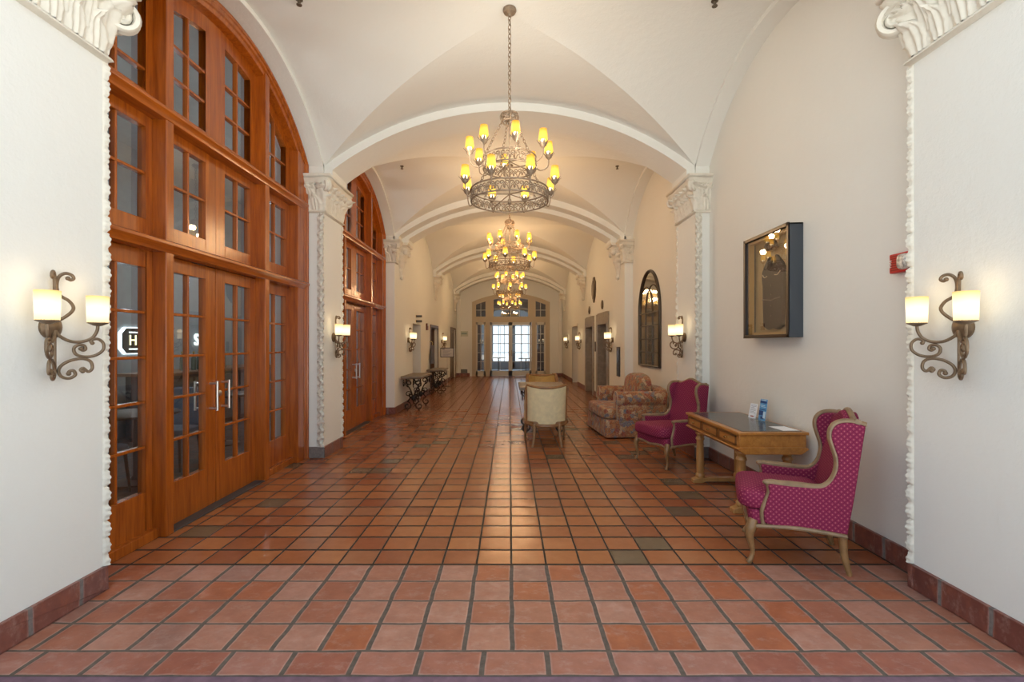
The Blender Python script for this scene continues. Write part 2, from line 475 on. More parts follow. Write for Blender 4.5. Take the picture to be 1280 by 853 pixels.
wb.box(-4.1, -4.0, 14.6, 17.2, 0, 2.6); wb.box(-4.1, -3.1, 14.5, 14.6, 0, 2.6); wb.box(-4.1, -3.1, 17.2, 17.3, 0, 2.6); wb.box(-4.1, -3.1, 14.5, 17.3, 2.5, 2.6); wb.box(-4.1, -3.1, 14.5, 17.3, -.1, -.01)
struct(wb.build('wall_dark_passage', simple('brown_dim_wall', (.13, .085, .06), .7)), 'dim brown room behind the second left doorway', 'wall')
wb = MB()
wb.box(3.9, 4.0, 17.0, 19.5, 0, 2.6); wb.box(3.1, 4.0, 16.9, 17.0, 0, 2.6); wb.box(3.1, 4.0, 19.5, 19.6, 0, 2.6); wb.box(3.1, 4.0, 16.9, 19.6, 2.5, 2.6); wb.box(3.1, 4.0, 16.9, 19.6, -.1, -.01)
struct(wb.build('wall_alcove', PL), 'white alcove behind the far right doorway', 'wall')

# ------------------------------------------------------------------ baseboards (terracotta tiles)
bl = MB(); H = .145
def bb(mb, x0, x1, y0, y1): mb.box(x0, x1, y0, y1, 0, H)
t = .022
bb(bl, -P1L - .02, -P1L + t, 2.2, P1LY + .022); bb(bl, -2.72, -P1L + t, P1LY - .01, P1LY + .022); bb(bl, -A - .02, -A + t, P2A - .02, P2B + .02); bb(bl, -2.70, -A + t, P2A - .022, P2A + .01); bb(bl, -2.70, -A + t, P2B, P2B + .02)
bb(bl, -A - .02, -A + t, 10.38, 12.35); bb(bl, -2.66, -A + t, 10.378, 10.41)
bb(bl, -A - .02, -A + t, 13.45, 15.1); bb(bl, -A - .02, -A + t, 16.6, 20.2); bb(bl, -A - .02, -A + t, 22.0, EY)
struct(bl.build('baseboard_left', T_BASE, smooth=0, bevel=.005), 'terracotta tile baseboard along the left wall', 'baseboard')
br = MB()
bb(br, P1R - t, P1R + .02, 2.2, P1RY + .022); bb(br, A - t, A + .02, P2A - .02, P2B + .02); bb(br, A - t, RXR, P2A - .022, P2A + .01); bb(br, A - t, RXR, P2B, P2B + .02); bb(br, P1R - t, RXR, P1RY - .01, P1RY + .022)
bb(br, RXR - t, RXR + .01, P1RY, P2A); bb(br, RXR - t, RXR + .01, P2B, 10.4); bb(br, A - t, RXR, 10.378, 10.41)
bb(br, A - t, A + .02, 10.38, 12.0); bb(br, A - t, A + .02, 13.7, 14.1); bb(br, A - t, A + .02, 15.7, 17.5); bb(br, A - t, A + .02, 19.0, EY)
struct(br.build('baseboard_right', T_BASE, smooth=0, bevel=.005), 'terracotta tile baseboard along the right wall', 'baseboard')
be = MB(); bb(be, -A, DX0 - .06, EY - t, EY + .01); bb(be, DX1 + .06, A, EY - t, EY + .01)
struct(be.build('baseboard_end', T_BASE, smooth=0, bevel=.005), 'terracotta tile baseboard along the end wall', 'baseboard')

# ------------------------------------------------------------------ carved ornament
def relief_path(mb, path, nv, z0, z1, dfun, step=.012, lean=None):
    """A carved skin: path = plan polyline [(x, y)], outward on its right side; d(s, v, L) = outward offset."""
    pts = []; nor = []; ss = []; s = 0
    segn = []
    for i in range(len(path) - 1):
        a, b = Vector(path[i]), Vector(path[i + 1]); d = (b - a).normalized()
        segn.append(Vector((d.y, -d.x)))
    for i in range(len(path) - 1):
        a, b = Vector(path[i]), Vector(path[i + 1]); L = (b - a).length
        n = max(2, int(L / step))
        for k in range(n + (1 if i == len(path) - 2 else 0)):
            f = k / n; p = a + (b - a) * f
            nn = segn[i].copy(); dist0, dist1 = f * L, (1 - f) * L; w = .06
            if i > 0 and dist0 < w: nn = (segn[i] * (.5 + .5 * dist0 / w) + segn[i - 1] * (.5 - .5 * dist0 / w)); nn = nn.normalized() * (1 + .41 * (1 - dist0 / w))
            if i < len(segn) - 1 and dist1 < w: nn = (segn[i] * (.5 + .5 * dist1 / w) + segn[i + 1] * (.5 - .5 * dist1 / w)); nn = nn.normalized() * (1 + .41 * (1 - dist1 / w))
            pts.append(p); nor.append(nn); ss.append(s + f * L)
        s += L
    P = []
    for p, n, q in zip(pts, nor, ss):
        row = []
        for j in range(nv + 1):
            v = j / nv; d = dfun(q, v, s)
            row.append((p.x + n.x * d, p.y + n.y * d, z0 + (z1 - z0) * v))
        P.append(row)
    return mb.grid(P)
def leaf(a, b):
    """acanthus leaf relief on a in [-1,1], b in [0,1]"""
    if b < 0 or b > 1: return 0
    a += .45 * b * b
    w = (.55 + .55 * math.sin(PI * min(1, b * .75 + .15))) * (1 - .75 * b ** 4) * (1 + .05 * math.sin(b * 22))
    if abs(a) > w: return 0
    q = a / w
    return .026 * (1 - q * q) ** .5 * (.5 + .7 * b) + .0075 * math.cos(q * 11) * (1 - abs(q) ** 2) + .05 * max(0, b - .78) / .22 * (1 - q * q)
def capital_d(s, v, L):
    flare = .018 + .02 * v + .085 * max(0, v - .25) ** 2 / .56
    p = .135; r = 0
    n = max(1, round(L / p)); p = L / n
    k = math.floor(s / p)
    for kk in (k - 1, k, k + 1):
        r = max(r, leaf((s - (kk + .5) * p) / (p * .52), v / .52))
        r = max(r, leaf((s - kk * p) / (p * .52), (v - .2) / .62) * 1.05 - .004)
    # scrolled stems carved in the upper field
    for kk in (k - 1, k, k + 1):
        for half in (-1, 1):
            cs, cv = (kk + .5 + half * .25) * p, .76
            du, dv = (s - cs), (v - cv) * .42
            rr = math.hypot(du, dv)
            if rr < .042:
                th = math.atan2(dv, du) * half
                r = max(r, (.014 + .022 * (.5 + .5 * math.cos(2 * PI * rr / .018 - th))) * min(1, (.042 - rr) / .010))
    return flare + r
def volute(mb, p, out, zc, R, w=.026):
    """spiral scroll standing in the vertical plane through direction out"""
    o = Vector((out[0], out[1], 0)).normalized(); side = Vector((-o.y, o.x, 0))
    for sg in (-1, 1):
        pts = []
        for (a, b) in spiral(0, 0, R, R * .18, PI * .95, PI * .95 - 4.0 * PI, 40):
            pts.append(Vector((p[0], p[1], zc)) + o * a + Vector((0, 0, b)) + side * sg * (w * .75))
        mb.tube(pts, [w * (1 - .45 * i / 40) for i in range(41)], 6)
    mb.sup((p[0], p[1], zc), (R * .35, R * .35, R * .35), 1, 1, 10, 8)
    stem = [Vector((p[0], p[1], zc)) + o * a + Vector((0, 0, b)) for a, b in [(-R * 1.1, -R * 2.1), (-R * 1.15, -R * 1.2), (-R * 1.0, 0)]]
    mb.tube(cr(stem, 5), w * 1.2, 8)
def capital(path, z0, z1, corners, label, R=.075, step=.011):
    mb = MB()
    relief_path(mb, path, 70, z0, z1 - .05, capital_d, step)
    # astragal below, abacus above
    prof_b = [(0, -.034), (.022, -.034), (.04, -.022), (.036, -.010), (.028, 0), (0, .002)]
    prof_t = [(0, 0), (.10, 0), (.115, .02), (.135, .03), (.14, .055), (.0, .06)]
    for prof, z in ((prof_b, z0), (prof_t, z1 - .055)):
        segn = []
        for i in range(len(path) - 1):
            d = (Vector(path[i + 1]) - Vector(path[i])).normalized(); segn.append(Vector((d.y, -d.x)))
        P = []
        for i, p in enumerate(path):
            if i == 0: n = segn[0]
            elif i == len(path) - 1: n = segn[-1]
            else: n = segn[i - 1] + segn[i]
            P.append([(p[0] + n.x * o, p[1] + n.y * o, z + h) for o, h in prof])
        mb.grid(P, cv=True)
        for e in (0, -1): mb.add(P[e], [tuple(range(len(prof)))])
    for (x, y, ox, oy) in corners:
        o = Vector((ox, oy)).normalized()
        volute(mb, (x + o.x * .085, y + o.y * .085), o, z1 - .055 - R * 1.15, R)
    return struct(mb.build('trim_capital', CARVE, smooth=60, weld=False), label, 'capital')
CZ0, CZ1 = 3.255, 3.70
# outward is on the right of the path's direction
capital([(-2.74, P2A), (-A, P2A), (-A, P2B), (-2.74, P2B)][::1], CZ0, CZ1, [(-A, P2A, 1, -1), (-A, P2B, 1, 1)], 'carved leafy capital on the left pier between the glazed screens')
capital([(RXR, P2B), (A, P2B), (A, P2A), (RXR, P2A)], CZ0, CZ1, [(A, P2A, -1, -1), (A, P2B, -1, 1)], 'carved leafy capital on the right pier beyond the display box')
capital([(-P1L, 2.15), (-P1L, P1LY), (-2.74, P1LY)], CZ0, CZ1, [(-P1L, P1LY, 1, 1)], 'carved capital with scrolled corner at upper left beside the nearest screen', R=.105, step=.006)
capital([(RXR, P1RY), (P1R, P1RY), (P1R, 2.15)], CZ0, CZ1, [(P1R, P1RY, -1, 1)], 'carved capital with scrolled corner at upper right above the red alarm', R=.105, step=.006)
capital([(-2.66, 10.4), (-A, 10.4), (-A, 10.62)], CZ0, CZ1, [(-A, 10.4, 1, -1)], 'small carved capital on the farther left pier', R=.06)
capital([(A, 10.62), (A, 10.4), (RXR, 10.4)], CZ0, CZ1, [(A, 10.4, -1, -1)], 'small carved capital on the farther right pier', R=.06)
def corbel(sgn, yc, w, z0, z1, label):
    mb = MB(); nu, nv = 34, 50; P = []
    for j in range(nv + 1):
        v = j / nv
        hw = (.035 + (w / 2 - .035) * min(1, v / .62) ** 1.2) * (1 + .06 * math.sin(v * 40))
        row = []
        for i in range(nu + 1):
            a = -1 + 2 * i / nu
            base = (.035 + .165 * v ** 1.6) * (1 - a ** 4 * .9)
            r = max(leaf(a * 1.6, v / .5), leaf(a * 2.2 - 1.2, (v - .3) / .6), leaf(a * 2.2 + 1.2, (v - .3) / .6), leaf(a * 2.6, (v - .42) / .5))
            d = base + r * .9 * (1 - a ** 6)
            row.append((sgn * (A - d), yc + a * hw, z0 + (z1 - z0) * v))
        P.append(row)
    mb.grid(P)
    mb.sup((sgn * (A - .04), yc, z0), (.045, .04, .06), 1, 1, 10, 8)
    for k in (-1, 1):
        mb.sup((sgn * (A - .15), yc + k * w * .3, z1 - .16), (.07, .06, .07), .8, .8, 12, 8)
    ab = [(0, 0), (.21, 0), (.24, .03), (.24, .06), (0, .06)]
    mb.prism(ab, lambda p, k: (sgn * (A - p[0]), yc + (k - .5) * (w + .06), z1 - .03 + p[1]))
    return struct(mb.build('trim_corbel', CARVE, smooth=60, weld=False), label, 'corbel')
for yc, w, wd in ((10.92, .50, 'second pier'), (16.02, .62, 'rib beyond the first elevator doors'), (21.6, .62, 'end wall')):
    corbel(-1, yc, w, 2.98, 3.68, f'hanging carved corbel on the left wall near the {wd}')
    corbel(1, yc, w, 2.98, 3.68, f'hanging carved corbel on the right wall near the {wd}')

def border_strip(x_in, x_out, y, ny, z0, z1, label, per=.104):
    """leafy vertical border on a pier's return face, curling a little past the arris (x_in)."""
    mb = MB(); nv = int((z1 - z0) / .010); nu = 10; P = []
    sg = 1 if x_out > x_in else -1
    W = abs(x_out - x_in)
    for j in range(nv + 1):
        z = z0 + (z1 - z0) * j / nv
        ph = (z % per) / per; k = int(z / per)
        row = []
        for i in range(nu + 1):
            u = i / nu
            # alternate leaves lean to and fro
            c = .35 + .3 * math.sin(2 * PI * ph + (k % 2) * .9)
            lob = max(0, 1 - ((u - c) / .5) ** 2) * abs(math.sin(PI * ph)) ** .6
            d = .006 + .038 * lob + .008 * math.cos(9 * ph + u * 11)
            rk = math.sin(k * 12.9898) * .5 + .5
            edge = (.001 + (.016 + .010 * rk) * abs(math.sin(PI * ph)) ** .6 + .005 * math.sin(6 * PI * ph + k * 1.7)) if i == 0 else 0
            x = x_in + sg * (u * W) - sg * edge
            row.append((x, y + ny * (d if 0 < i < nu else .004 + (.030 if i == 0 else 0)), z))
        e0 = row[0]
        for w_ in (.75, .5, .25):
            vein = 1 + .35 * math.cos(6 * PI * ph + 7 * w_)
            row.insert(0, (x_in + (e0[0] - x_in) * w_ ** .6 * vein, y + ny * (.034 * w_ - .002), z))
        row.insert(0, (x_in + sg * .01, y - ny * .003, z))
        P.append(row)
    mb.grid(P)
    return struct(mb.build('trim_border', CARVE, smooth=70, weld=False), label, 'carved border')
border_strip(-P1L, -2.565, P1LY, 1, .145, CZ0 - .02, 'leafy carved border down the near left pier edge')
border_strip(P1R, 2.577, P1RY, 1, .145, CZ0 - .02, 'leafy carved border down the near right pier edge beside the alarm')
border_strip(-A, -2.53, P2A, -1, .145, CZ0 - .03, 'leafy carved border on the facing side of the left pier')
border_strip(-A, -2.53, P2B, 1, .145, CZ0 - .03, 'leafy carved border on the far edge of the left pier')
border_strip(A, 2.53, P2A, -1, .145, CZ0 - .03, 'leafy carved border on the facing side of the right pier')
border_strip(A, 2.53, P2B, 1, .145, CZ0 - .03, 'leafy carved border on the far edge of the right pier')
# ------------------------------------------------------------------ mahogany glazed screens (left)
XB, XF, XS0, XS1, XT = -2.88, -2.66, -2.83, -2.765, -2.625
def screen(b, cy, sc, yl, yr, num, words):
    def T(y): return cy + (y - 4.58) * sc
    def arch(y): return b.z(min(max(y, b.y0 + .001), b.y1 - .001)) - .05
    root = thing(f'window_{num}', f'tall arched mahogany glazed screen {words}', 'window', (0, 0, 0), kind='structure')
    # arched casing
    n = 44
    path = [(yl, 0), (yl, arch(yl) * .6)] + [(yl + (yr - yl) * i / n, arch(yl + (yr - yl) * i / n)) for i in range(n + 1)] + [(yr, arch(yr) * .6), (yr, 0)]
    def ring(offs):
        P = []
        for i, (y, z) in enumerate(path):
            a = Vector(path[max(i - 1, 0)]); c = Vector(path[min(i + 1, len(path) - 1)])
            d = (c - a).normalized(); nn = Vector((d.y, -d.x))
            P.append([(x, y + nn.x * o, z + nn.y * o) for o, x in offs])
        return P
    mb = MB()
    mb.grid(ring([(0, XB), (0, XF), (.02, XF + .03), (.05, XF + .03), (.06, XF + .012), (.085, XF + .012), (.095, XF - .01), (.125, XF - .02), (.14, XS1), (.14, XB)]), cv=True)
    # jambs
    j0, j1 = T(3.06), T(6.14)
    mb.box(XB, XF, yl, j0, 0, arch(j0) - .02)
    mb.box(XB, XF, j1, yr - .005, 0, arch(j1 + .1) - .1)
    mb.build('casing', WOOD, root, bevel=.004)
    ps = [(T(3.78), T(3.87)), (T(5.32), T(5.41))]
    for (a, c) in ps:
        MB().box(XB, XF, a, c, 0, arch((a + c) / 2) - .06).build('post', WOOD, root, bevel=.006)
    for z0, z1 in ((2.21, 2.30), (3.24, 3.33)):
        mb = MB()
        mb.prism([(XB, z0), (XF + .005, z0), (XF + .012, z0 + .03), (XT, z0 + .055), (XT, z1 - .012), (XT - .015, z1), (XB, z1)], lambda p, k: (p[0], (yl + .01, yr - .01)[k], p[1]))
        mb.build('transom', WOODY, root, bevel=.003)
    def rect_sash(mb, y0, y1, z0, z1, gy0, gy1, gz0, gz1, cols, rows):
        mb.box(XS0, XS1, y0, gy0, z0, z1); mb.box(XS0, XS1, gy1, y1, z0, z1)
        mb.box(XS0, XS1, gy0, gy1, z0, gz0); mb.box(XS0, XS1, gy0, gy1, gz1, z1)
        for i in range(1, cols):
            y = gy0 + (gy1 - gy0) * i / cols; mb.box(XS0 + .012, XS1 - .008, y - .011, y + .011, gz0, gz1)
        for i in range(1, rows):
            z = gz0 + (gz1 - gz0) * i / rows; mb.box(XS0 + .012, XS1 - .006, gy0, gy1, z - .011, z + .011)
    def panes(par, gy0, gy1, gz0, gz1, cols, rows, top=None):
        xg = (XS0 + XS1) / 2
        for i in range(cols):
            for j in range(rows):
                a, c = gy0 + (gy1 - gy0) * i / cols, gy0 + (gy1 - gy0) * (i + 1) / cols
                z0, z1 = gz0 + (gz1 - gz0) * j / rows, gz0 + (gz1 - gz0) * (j + 1) / rows
                mb = MB()
                if top and j == rows - 1:
                    k = 6
                    pl = [(a, z0), (c, z0)] + [(c + (a - c) * q / k, top(c + (a - c) * q / k)) for q in range(k + 1)]
                else: pl = [(a, z0), (c, z0), (c, z1), (a, z1)]
                mb.add([(xg, p[0], p[1]) for p in pl], [tuple(range(len(pl)))])
                mb.build('pane', GLASSD, par, smooth=0)
    # tier 2: four-light and tier 3: arched lights
    cols_ = [(T(3.06), T(3.78), T(3.17), T(3.71)), (T(3.87), T(4.595), T(3.99), T(4.44)), (T(4.595), T(5.32), T(4.74), T(5.20)), (T(5.41), T(6.14), T(5.50), T(6.03))]
    for q, (y0, y1, g0, g1) in enumerate(cols_):
        mb = MB(); rect_sash(mb, y0, y1, 2.30, 3.24, g0, g1, 2.45, 3.15, 2, 2)
        s = mb.build('sash', WOOD, root, bevel=.004); panes(s, g0, g1, 2.45, 3.15, 2, 2)
        gb = 3.43; rows = 3 if q in (1, 2) else 2
        zt = lambda y: arch(y) - .05
        gt = lambda y: arch(y) - .275
        mb = MB()
        k = 10
        for (a, c) in ((y0, g0), (g1, y1)):
            mb.grid([[(XS0, y, 3.33), (XS1, y, 3.33), (XS1, y, zt(y)), (XS0, y, zt(y))] for y in [a + (c - a) * i / 4 for i in range(5)]], cv=True)
        mb.box(XS0, XS1, g0, g1, 3.33, gb)
        mb.grid([[(XS0, y, gt(y)), (XS1, y, gt(y)), (XS1, y, zt(y)), (XS0, y, zt(y))] for y in [g0 + (g1 - g0) * i / k for i in range(k + 1)]], cv=True)
        ym = (g0 + g1) / 2
        mb.box(XS0 + .012, XS1 - .008, ym - .011, ym + .011, gb, gt(ym) + .01)
        zmax = min(gt(g0), gt(g1))
        zr = [gb + (zmax - gb) * i / rows for i in range(1, rows)] if rows == 3 else [gb + (zmax - gb) * .55]
        for z in zr: mb.box(XS0 + .012, XS1 - .006, g0, g1, z - .011, z + .011)
        s = mb.build('arched_sash', WOOD, root, bevel=.003)
        k2 = 8; xg = (XS0 + XS1) / 2
        for (a, c) in ((g0, ym), (ym, g1)):
            zs = [gb] + zr
            for i, z in enumerate(zs):
                if i < len(zs) - 1: pl = [(a, z), (c, z), (c, zs[i + 1]), (a, zs[i + 1])]
                else: pl = [(a, z), (c, z)] + [(c + (a - c) * w / k2, gt(c + (a - c) * w / k2)) for w in range(k2 + 1)]
                MB().add([(xg, p[0], p[1]) for p in pl], [tuple(range(len(pl)))]).build('pane', GLASSD, s, smooth=0)
    # sidelights
    for q in (0, 3):
        y0, y1, g0, g1 = cols_[q]
        mb = MB(); rect_sash(mb, y0, y1, .06, 2.21, g0, g1, .37, 2.08, 2, 5)
        mb.box(XS0 - .02, XS1 + .05, y0, y1, 0, .075)
        s = mb.build('sidelight', WOOD, root, bevel=.004); panes(s, g0, g1, .37, 2.08, 2, 5)
    # the pair of doors
    d = thing(f'door_{num}', f'pair of mahogany ten-light doors with steel pulls {words}', 'door', (0, 0, 0), kind='structure')
    for q in (1, 2):
        y0, y1, g0, g1 = cols_[q]
        mb = MB(); rect_sash(mb, y0 + .006, y1 - .004, .012, 2.205, g0, g1, .36, 2.09, 2, 5)
        l = mb.build('door_leaf', WOOD, d, bevel=.004)
        tag(l, 'left leaf of ten panes' if q == 1 else 'right leaf of ten panes')
        panes(l, g0, g1, .36, 2.09, 2, 5)
        yb = T(4.50) if q == 1 else T(4.69)
        for xx, yo in ((XS1, .075), (XS0, -.075)):
            if xx == XS0: pts = [(XS0, yb, .905), (XS0 - .07, yb, .905), (XS0 - .07, yb, 1.135), (XS0, yb, 1.135)]
            else: pts = [(XS1, yb, .905), (XS1 + .07, yb, .905), (XS1 + .07, yb, 1.135), (XS1, yb, 1.135)]
            mb = MB().tube(pts[:2], .011, 10); mb.tube(pts[2:], .011, 10); mb.tube([(pts[1][0], yb, .885), (pts[1][0], yb, 1.155)], .012, 10)
            mb.build('pull_handle', STEEL, l)
        if q == 2:
            MB().lathe([(0, XS1 - .002), (.028, XS1 - .002), (.028, XS1 + .008), (.02, XS1 + .014), (0, XS1 + .014)], 18, (0, T(4.65), 1.03), 'x').build('lock_cylinder', STEEL, l)
    struct(MB().box(-2.95, XS1 + .10, T(3.8), T(5.4), 0, .012).build('trim_threshold', DARK, bevel=.004), f'dark door sill under the mahogany doors {words}', 'sill')
    return root
screen(BAYS[0], 4.58, 1.0, 3.0, 6.42, 1, 'nearest the camera')
screen(BAYS[1], 8.66, .985, 7.10, 10.40, 2, 'beyond the first left pier')

# ------------------------------------------------------------------ restaurant behind the glass
SGN = thing('restaurant_sign', 'backlit dark plaque with pale letters on the restaurant wall behind glass', 'sign', (-6.2, 8.06, 1.55))
def oct_(hw, hh, c): return [(-hw, -hh + c), (-hw + c, -hh), (hw - c, -hh), (hw, -hh + c), (hw, hh - c), (hw - c, hh), (-hw + c, hh), (-hw, hh - c)]
HALO = emis('sign_halo', (.80, .93, 1.0), 3.5)
MB().prism(oct_(.335, .215, .09), lambda p, k: ((.004, .02)[k], p[0], p[1])).build('backlight', HALO, SGN, smooth=0)
MB().prism(oct_(.325, .205, .09), lambda p, k: ((.05, .085)[k], p[0], p[1])).build('plaque', simple('sign_dark', (.03, .035, .03), .4), SGN, smooth=0, bevel=.004)
LET = emis('sign_letter_glow', (1, .93, .45), 1.6)
LETW = emis('sign_letter_white', (.9, 1, .97), 1.6)
for dz in (-.135, .135): MB().box(.085, .092, -.22, .22, dz - .01, dz + .01).build('rule_line', LETW, SGN, smooth=0)
def letter(ch, size, loc, mat, par, rot=(PI / 2, 0, PI / 2), ext=.004, name='letter', al='CENTER'):
    cu = bpy.data.curves.new(name, 'FONT'); cu.body = ch; cu.size = size; cu.extrude = ext; cu.align_x = al; cu.align_y = 'CENTER'
    o = bpy.data.objects.new(name, cu); COL.objects.link(o); o.parent = par; o.location = loc; o.rotation_euler = rot
    cu.materials.append(mat)
    bpy.context.view_layer.update()
    me = bpy.data.meshes.new_from_object(o.evaluated_get(bpy.context.evaluated_depsgraph_get())); me.name = name
    q = bpy.data.objects.new(name, me); COL.objects.link(q); q.parent = par; q.location = loc; q.rotation_euler = rot
    bpy.data.objects.remove(o); bpy.data.curves.remove(cu)
    return q
letter('H', .24, (.09, -.14, 0), LET, SGN)
letter('S', .32, (.02, 1.58, .02), LETW, SGN, ext=.015)
BARW = simple('bar_counter_dark', (.05, .055, .065), .4)
bar = thing('bar_counter', 'dark bar counter standing in the restaurant behind the glass doors', 'bar counter', (-5.55, 9.3, 0))
MB().box(-.28, .28, -1.9, 1.6, .06, 1.0).box(-.24, .24, -1.88, 1.58, 0, .06).build('body', BARW, bar, bevel=.01)
MB().box(-.36, .36, -1.96, 1.66, 1.0, 1.05).build('counter_top', simple('bar_top_wood', (.20, .10, .05), .35, var=.2), bar, bevel=.008)
mb = MB()
for k in range(5): mb.box(.28, .295, -1.8 + k * .68, -1.8 + k * .68 + .6, .12, .94)
mb.build('front_panel', simple('bar_front_grey', (.16, .17, .18), .5), bar, bevel=.006)
bg = simple('bottle_glass', (.10, .14, .11), .08, spec=.8)
bot = thing('bottle', '', 'bottle', (-5.5, 8.2, 1.05), group='bottles on the bar counter')
MB().lathe([(0, 0), (.036, 0), (.038, .02), (.038, .19), (.03, .225), (.014, .25), (.013, .30), (.016, .305), (.016, .315), (0, .315)], 16).build('glass_body', bg, bot)
MB().lathe([(.0145, .285), (.0175, .285), (.0175, .32), (0, .322)], 14).build('bottle_cap', simple('bottle_cap_gold', (.5, .36, .12), .35, .7), bot)
bl_ = 'dark glass bottle standing in a row on the bar counter'
bot['label'] = bl_
for k in range(1, 6): dup(bot, (-5.5 + .05 * (k % 2), 8.2 + .22 * k, 1.05), 0, bl_)
# dining tables and chairs, dim, behind the doors
CHM = simple('blue_grey_upholstery', (.16, .20, .26), .7)
DTW = simple('dark_table_wood', (.06, .045, .04), .4)
def rtable(x, y, lab):
    t_ = thing('dining_table', lab, 'table', (x, y, 0))
    MB().lathe([(0, .72), (.38, .72), (.40, .735), (.40, .75), (.385, .76), (0, .76)], 28).build('table_top', DTW, t_)
    MB().lathe([(0, 0), (.24, 0), (.24, .015), (.06, .04), (.035, .08), (.035, .68), (.10, .72), (0, .72)], 20).build('pedestal', DTW, t_)
rtable(-4.05, 5.3, 'small round dark dining table nearest the restaurant doors')
rtable(-4.3, 7.3, 'small round dark dining table farther back in the restaurant')
def dchair(x, y, rz, lab):
    c_ = thing('dining_chair', lab, 'chair', (x, y, 0), rz)
    mb = MB(); mb.sup((0, 0, .45), (.22, .22, .05), .4, .4); mb.build('seat', CHM, c_)
    mb = MB(); mb.sup((0, .21, .72), (.21, .035, .24), .4, .5); mb.build('backrest', CHM, c_)
    for sx in (-1, 1):
        for sy in (-1, 1):
            MB().tube([(sx * .17, sy * .17, .42), (sx * .20, sy * .20, 0)], [.018, .012], 8).build('leg', DTW, c_)
dchair(-4.05, 4.75, PI, 'blue-grey dining chair on the near side of the closest restaurant table')
dchair(-4.05, 5.9, 0, 'blue-grey dining chair between the two restaurant tables')
PG = emis('fill_pendant_glow', (1, .85, .62), 2.0)
LR = bpy.data.lights.new('restaurant_fill', 'POINT'); LR.energy = 26; LR.color = (.90, .96, 1); LR.shadow_soft_size = .1  # invented globe pendants, added to brighten the room behind the glass
for x, y, lab in ((-4.9, 3.4, 'added fill globe pendant nearest the camera in the restaurant behind the glass'), (-4.6, 6.3, 'added fill globe pendant in the middle of the restaurant behind the glass'), (-4.6, 9.6, 'added fill globe pendant over the bar counter behind the glass')):
    pend = thing('fill_pendant', lab, 'lamp', (x, y, 2.95))
    MB().sup((0, 0, 0), (.09, .09, .09), 1, 1).build('globe', PG, pend)
    MB().tube([(0, 0, .08), (0, 0, 1.76)], .006, 6).build('cable', DARK, pend)
    o = bpy.data.objects.new('restaurant_fill', LR); COL.objects.link(o); o.parent = pend; o.location = (0, 0, -.2)
# ------------------------------------------------------------------ fabrics
def dotted(name, base, hi, dot, per=.034):
    n = NT(name)
    uv = n.coord('UV'); s = n.N('ShaderNodeSeparateXYZ', {0: uv})
    u = n.M('DIVIDE', s.outputs[0], per); v = n.M('DIVIDE', s.outputs[1], per)
    a = n.M('ADD', u, v); b = n.M('SUBTRACT', u, v)
    def cen(x): return n.M('ABSOLUTE', n.M('SUBTRACT', n.M('FRACT', x), .5))
    ca, cb = cen(a), cen(b)
    d = n.M('SQRT', n.M('ADD', n.M('MULTIPLY', ca, ca), n.M('MULTIPLY', cb, cb)))
    dotm = n.M('MULTIPLY', n.M('SUBTRACT', .165, d), 14.0, clamp=True)
    edge = n.M('MULTIPLY', n.M('SUBTRACT', n.M('MAXIMUM', ca, cb), .36), 7.0, clamp=True)
    col = n.mix(edge, base, hi)
    col = n.mix(dotm, col, dot)
    w = n.noise(n.coord(), 240, 2)
    col = n.mix(.25, col, n.ramp(w, [(.3, (.05, .01, .03)), (.7, (.6, .3, .4))]), 'OVERLAY')
    n.pr(color=col, rough=.75, spec=.2, normal=n.bump(n.M('ADD', d, n.M('MULTIPLY', w, .4)), .2, .003))
    return n.m
MAG = dotted('magenta_dotted_fabric', (.265, .026, .082), (.13, .011, .044), (.48, .19, .18))
def floral(name):
    n = NT(name); c = n.coord()
    w = n.N('ShaderNodeTexNoise', {'Vector': c, 'Scale': 18.0, 'Detail': 2.0}).outputs['Color']
    cw = n.N('ShaderNodeVectorMath', {0: c, 1: n.N('ShaderNodeVectorMath', {0: w, 3: .07}, operation='SCALE').outputs[0]}, operation='ADD').outputs[0]
    vor = n.N('ShaderNodeTexVoronoi', {'Vector': cw, 'Scale': 16.0})
    pick = n.N('ShaderNodeSeparateXYZ', {0: vor.outputs['Color']}).outputs[0]
    base = n.ramp(pick, [(0, (.30, .105, .035)), (.26, (.13, .155, .19)), (.36, (.40, .24, .115)), (.52, (.26, .045, .030)), (.64, (.37, .15, .05)), (.84, (.17, .16, .10)), (.91, (.48, .34, .21))], 'CONSTANT')
    rings = n.M('SINE', n.M('MULTIPLY', vor.outputs['Distance'], 30.0))
    rm_ = n.M('MULTIPLY', n.M('SUBTRACT', rings, .15), 3.0, clamp=True)
    col = n.mix(n.M('MULTIPLY', rm_, .5), base, (.52, .35, .20))
    vine = n.N('ShaderNodeTexNoise', {'Vector': cw, 'Scale': 20.0, 'Detail': 3.0}).outputs['Fac']
    vm = n.M('SUBTRACT', 1.0, n.M('MULTIPLY', n.M('ABSOLUTE', n.M('SUBTRACT', vine, .5)), 34.0), clamp=True)
    col = n.mix(n.M('MULTIPLY', vm, .8), col, (.27, .04, .04))
    vine2 = n.N('ShaderNodeTexNoise', {'Vector': n.map(cw, (1, 1, 1), (3.1, 7.7, 1.3)), 'Scale': 17.0, 'Detail': 3.0}).outputs['Fac']
    vm2 = n.M('SUBTRACT', 1.0, n.M('MULTIPLY', n.M('ABSOLUTE', n.M('SUBTRACT', vine2, .5)), 40.0), clamp=True)
    col = n.mix(n.M('MULTIPLY', vm2, .8), col, (.09, .07, .08))
    n.pr(color=col, rough=.8, spec=.25, sheen=.15, normal=n.bump(n.noise(c, 180, 3), .15, .003))
    return n.m
FLOR = floral('floral_tapestry_fabric')
CREAM = simple('cream_damask', (.70, .60, .37), .75, var=.10, vscale=16, bump=.15, bscale=120)
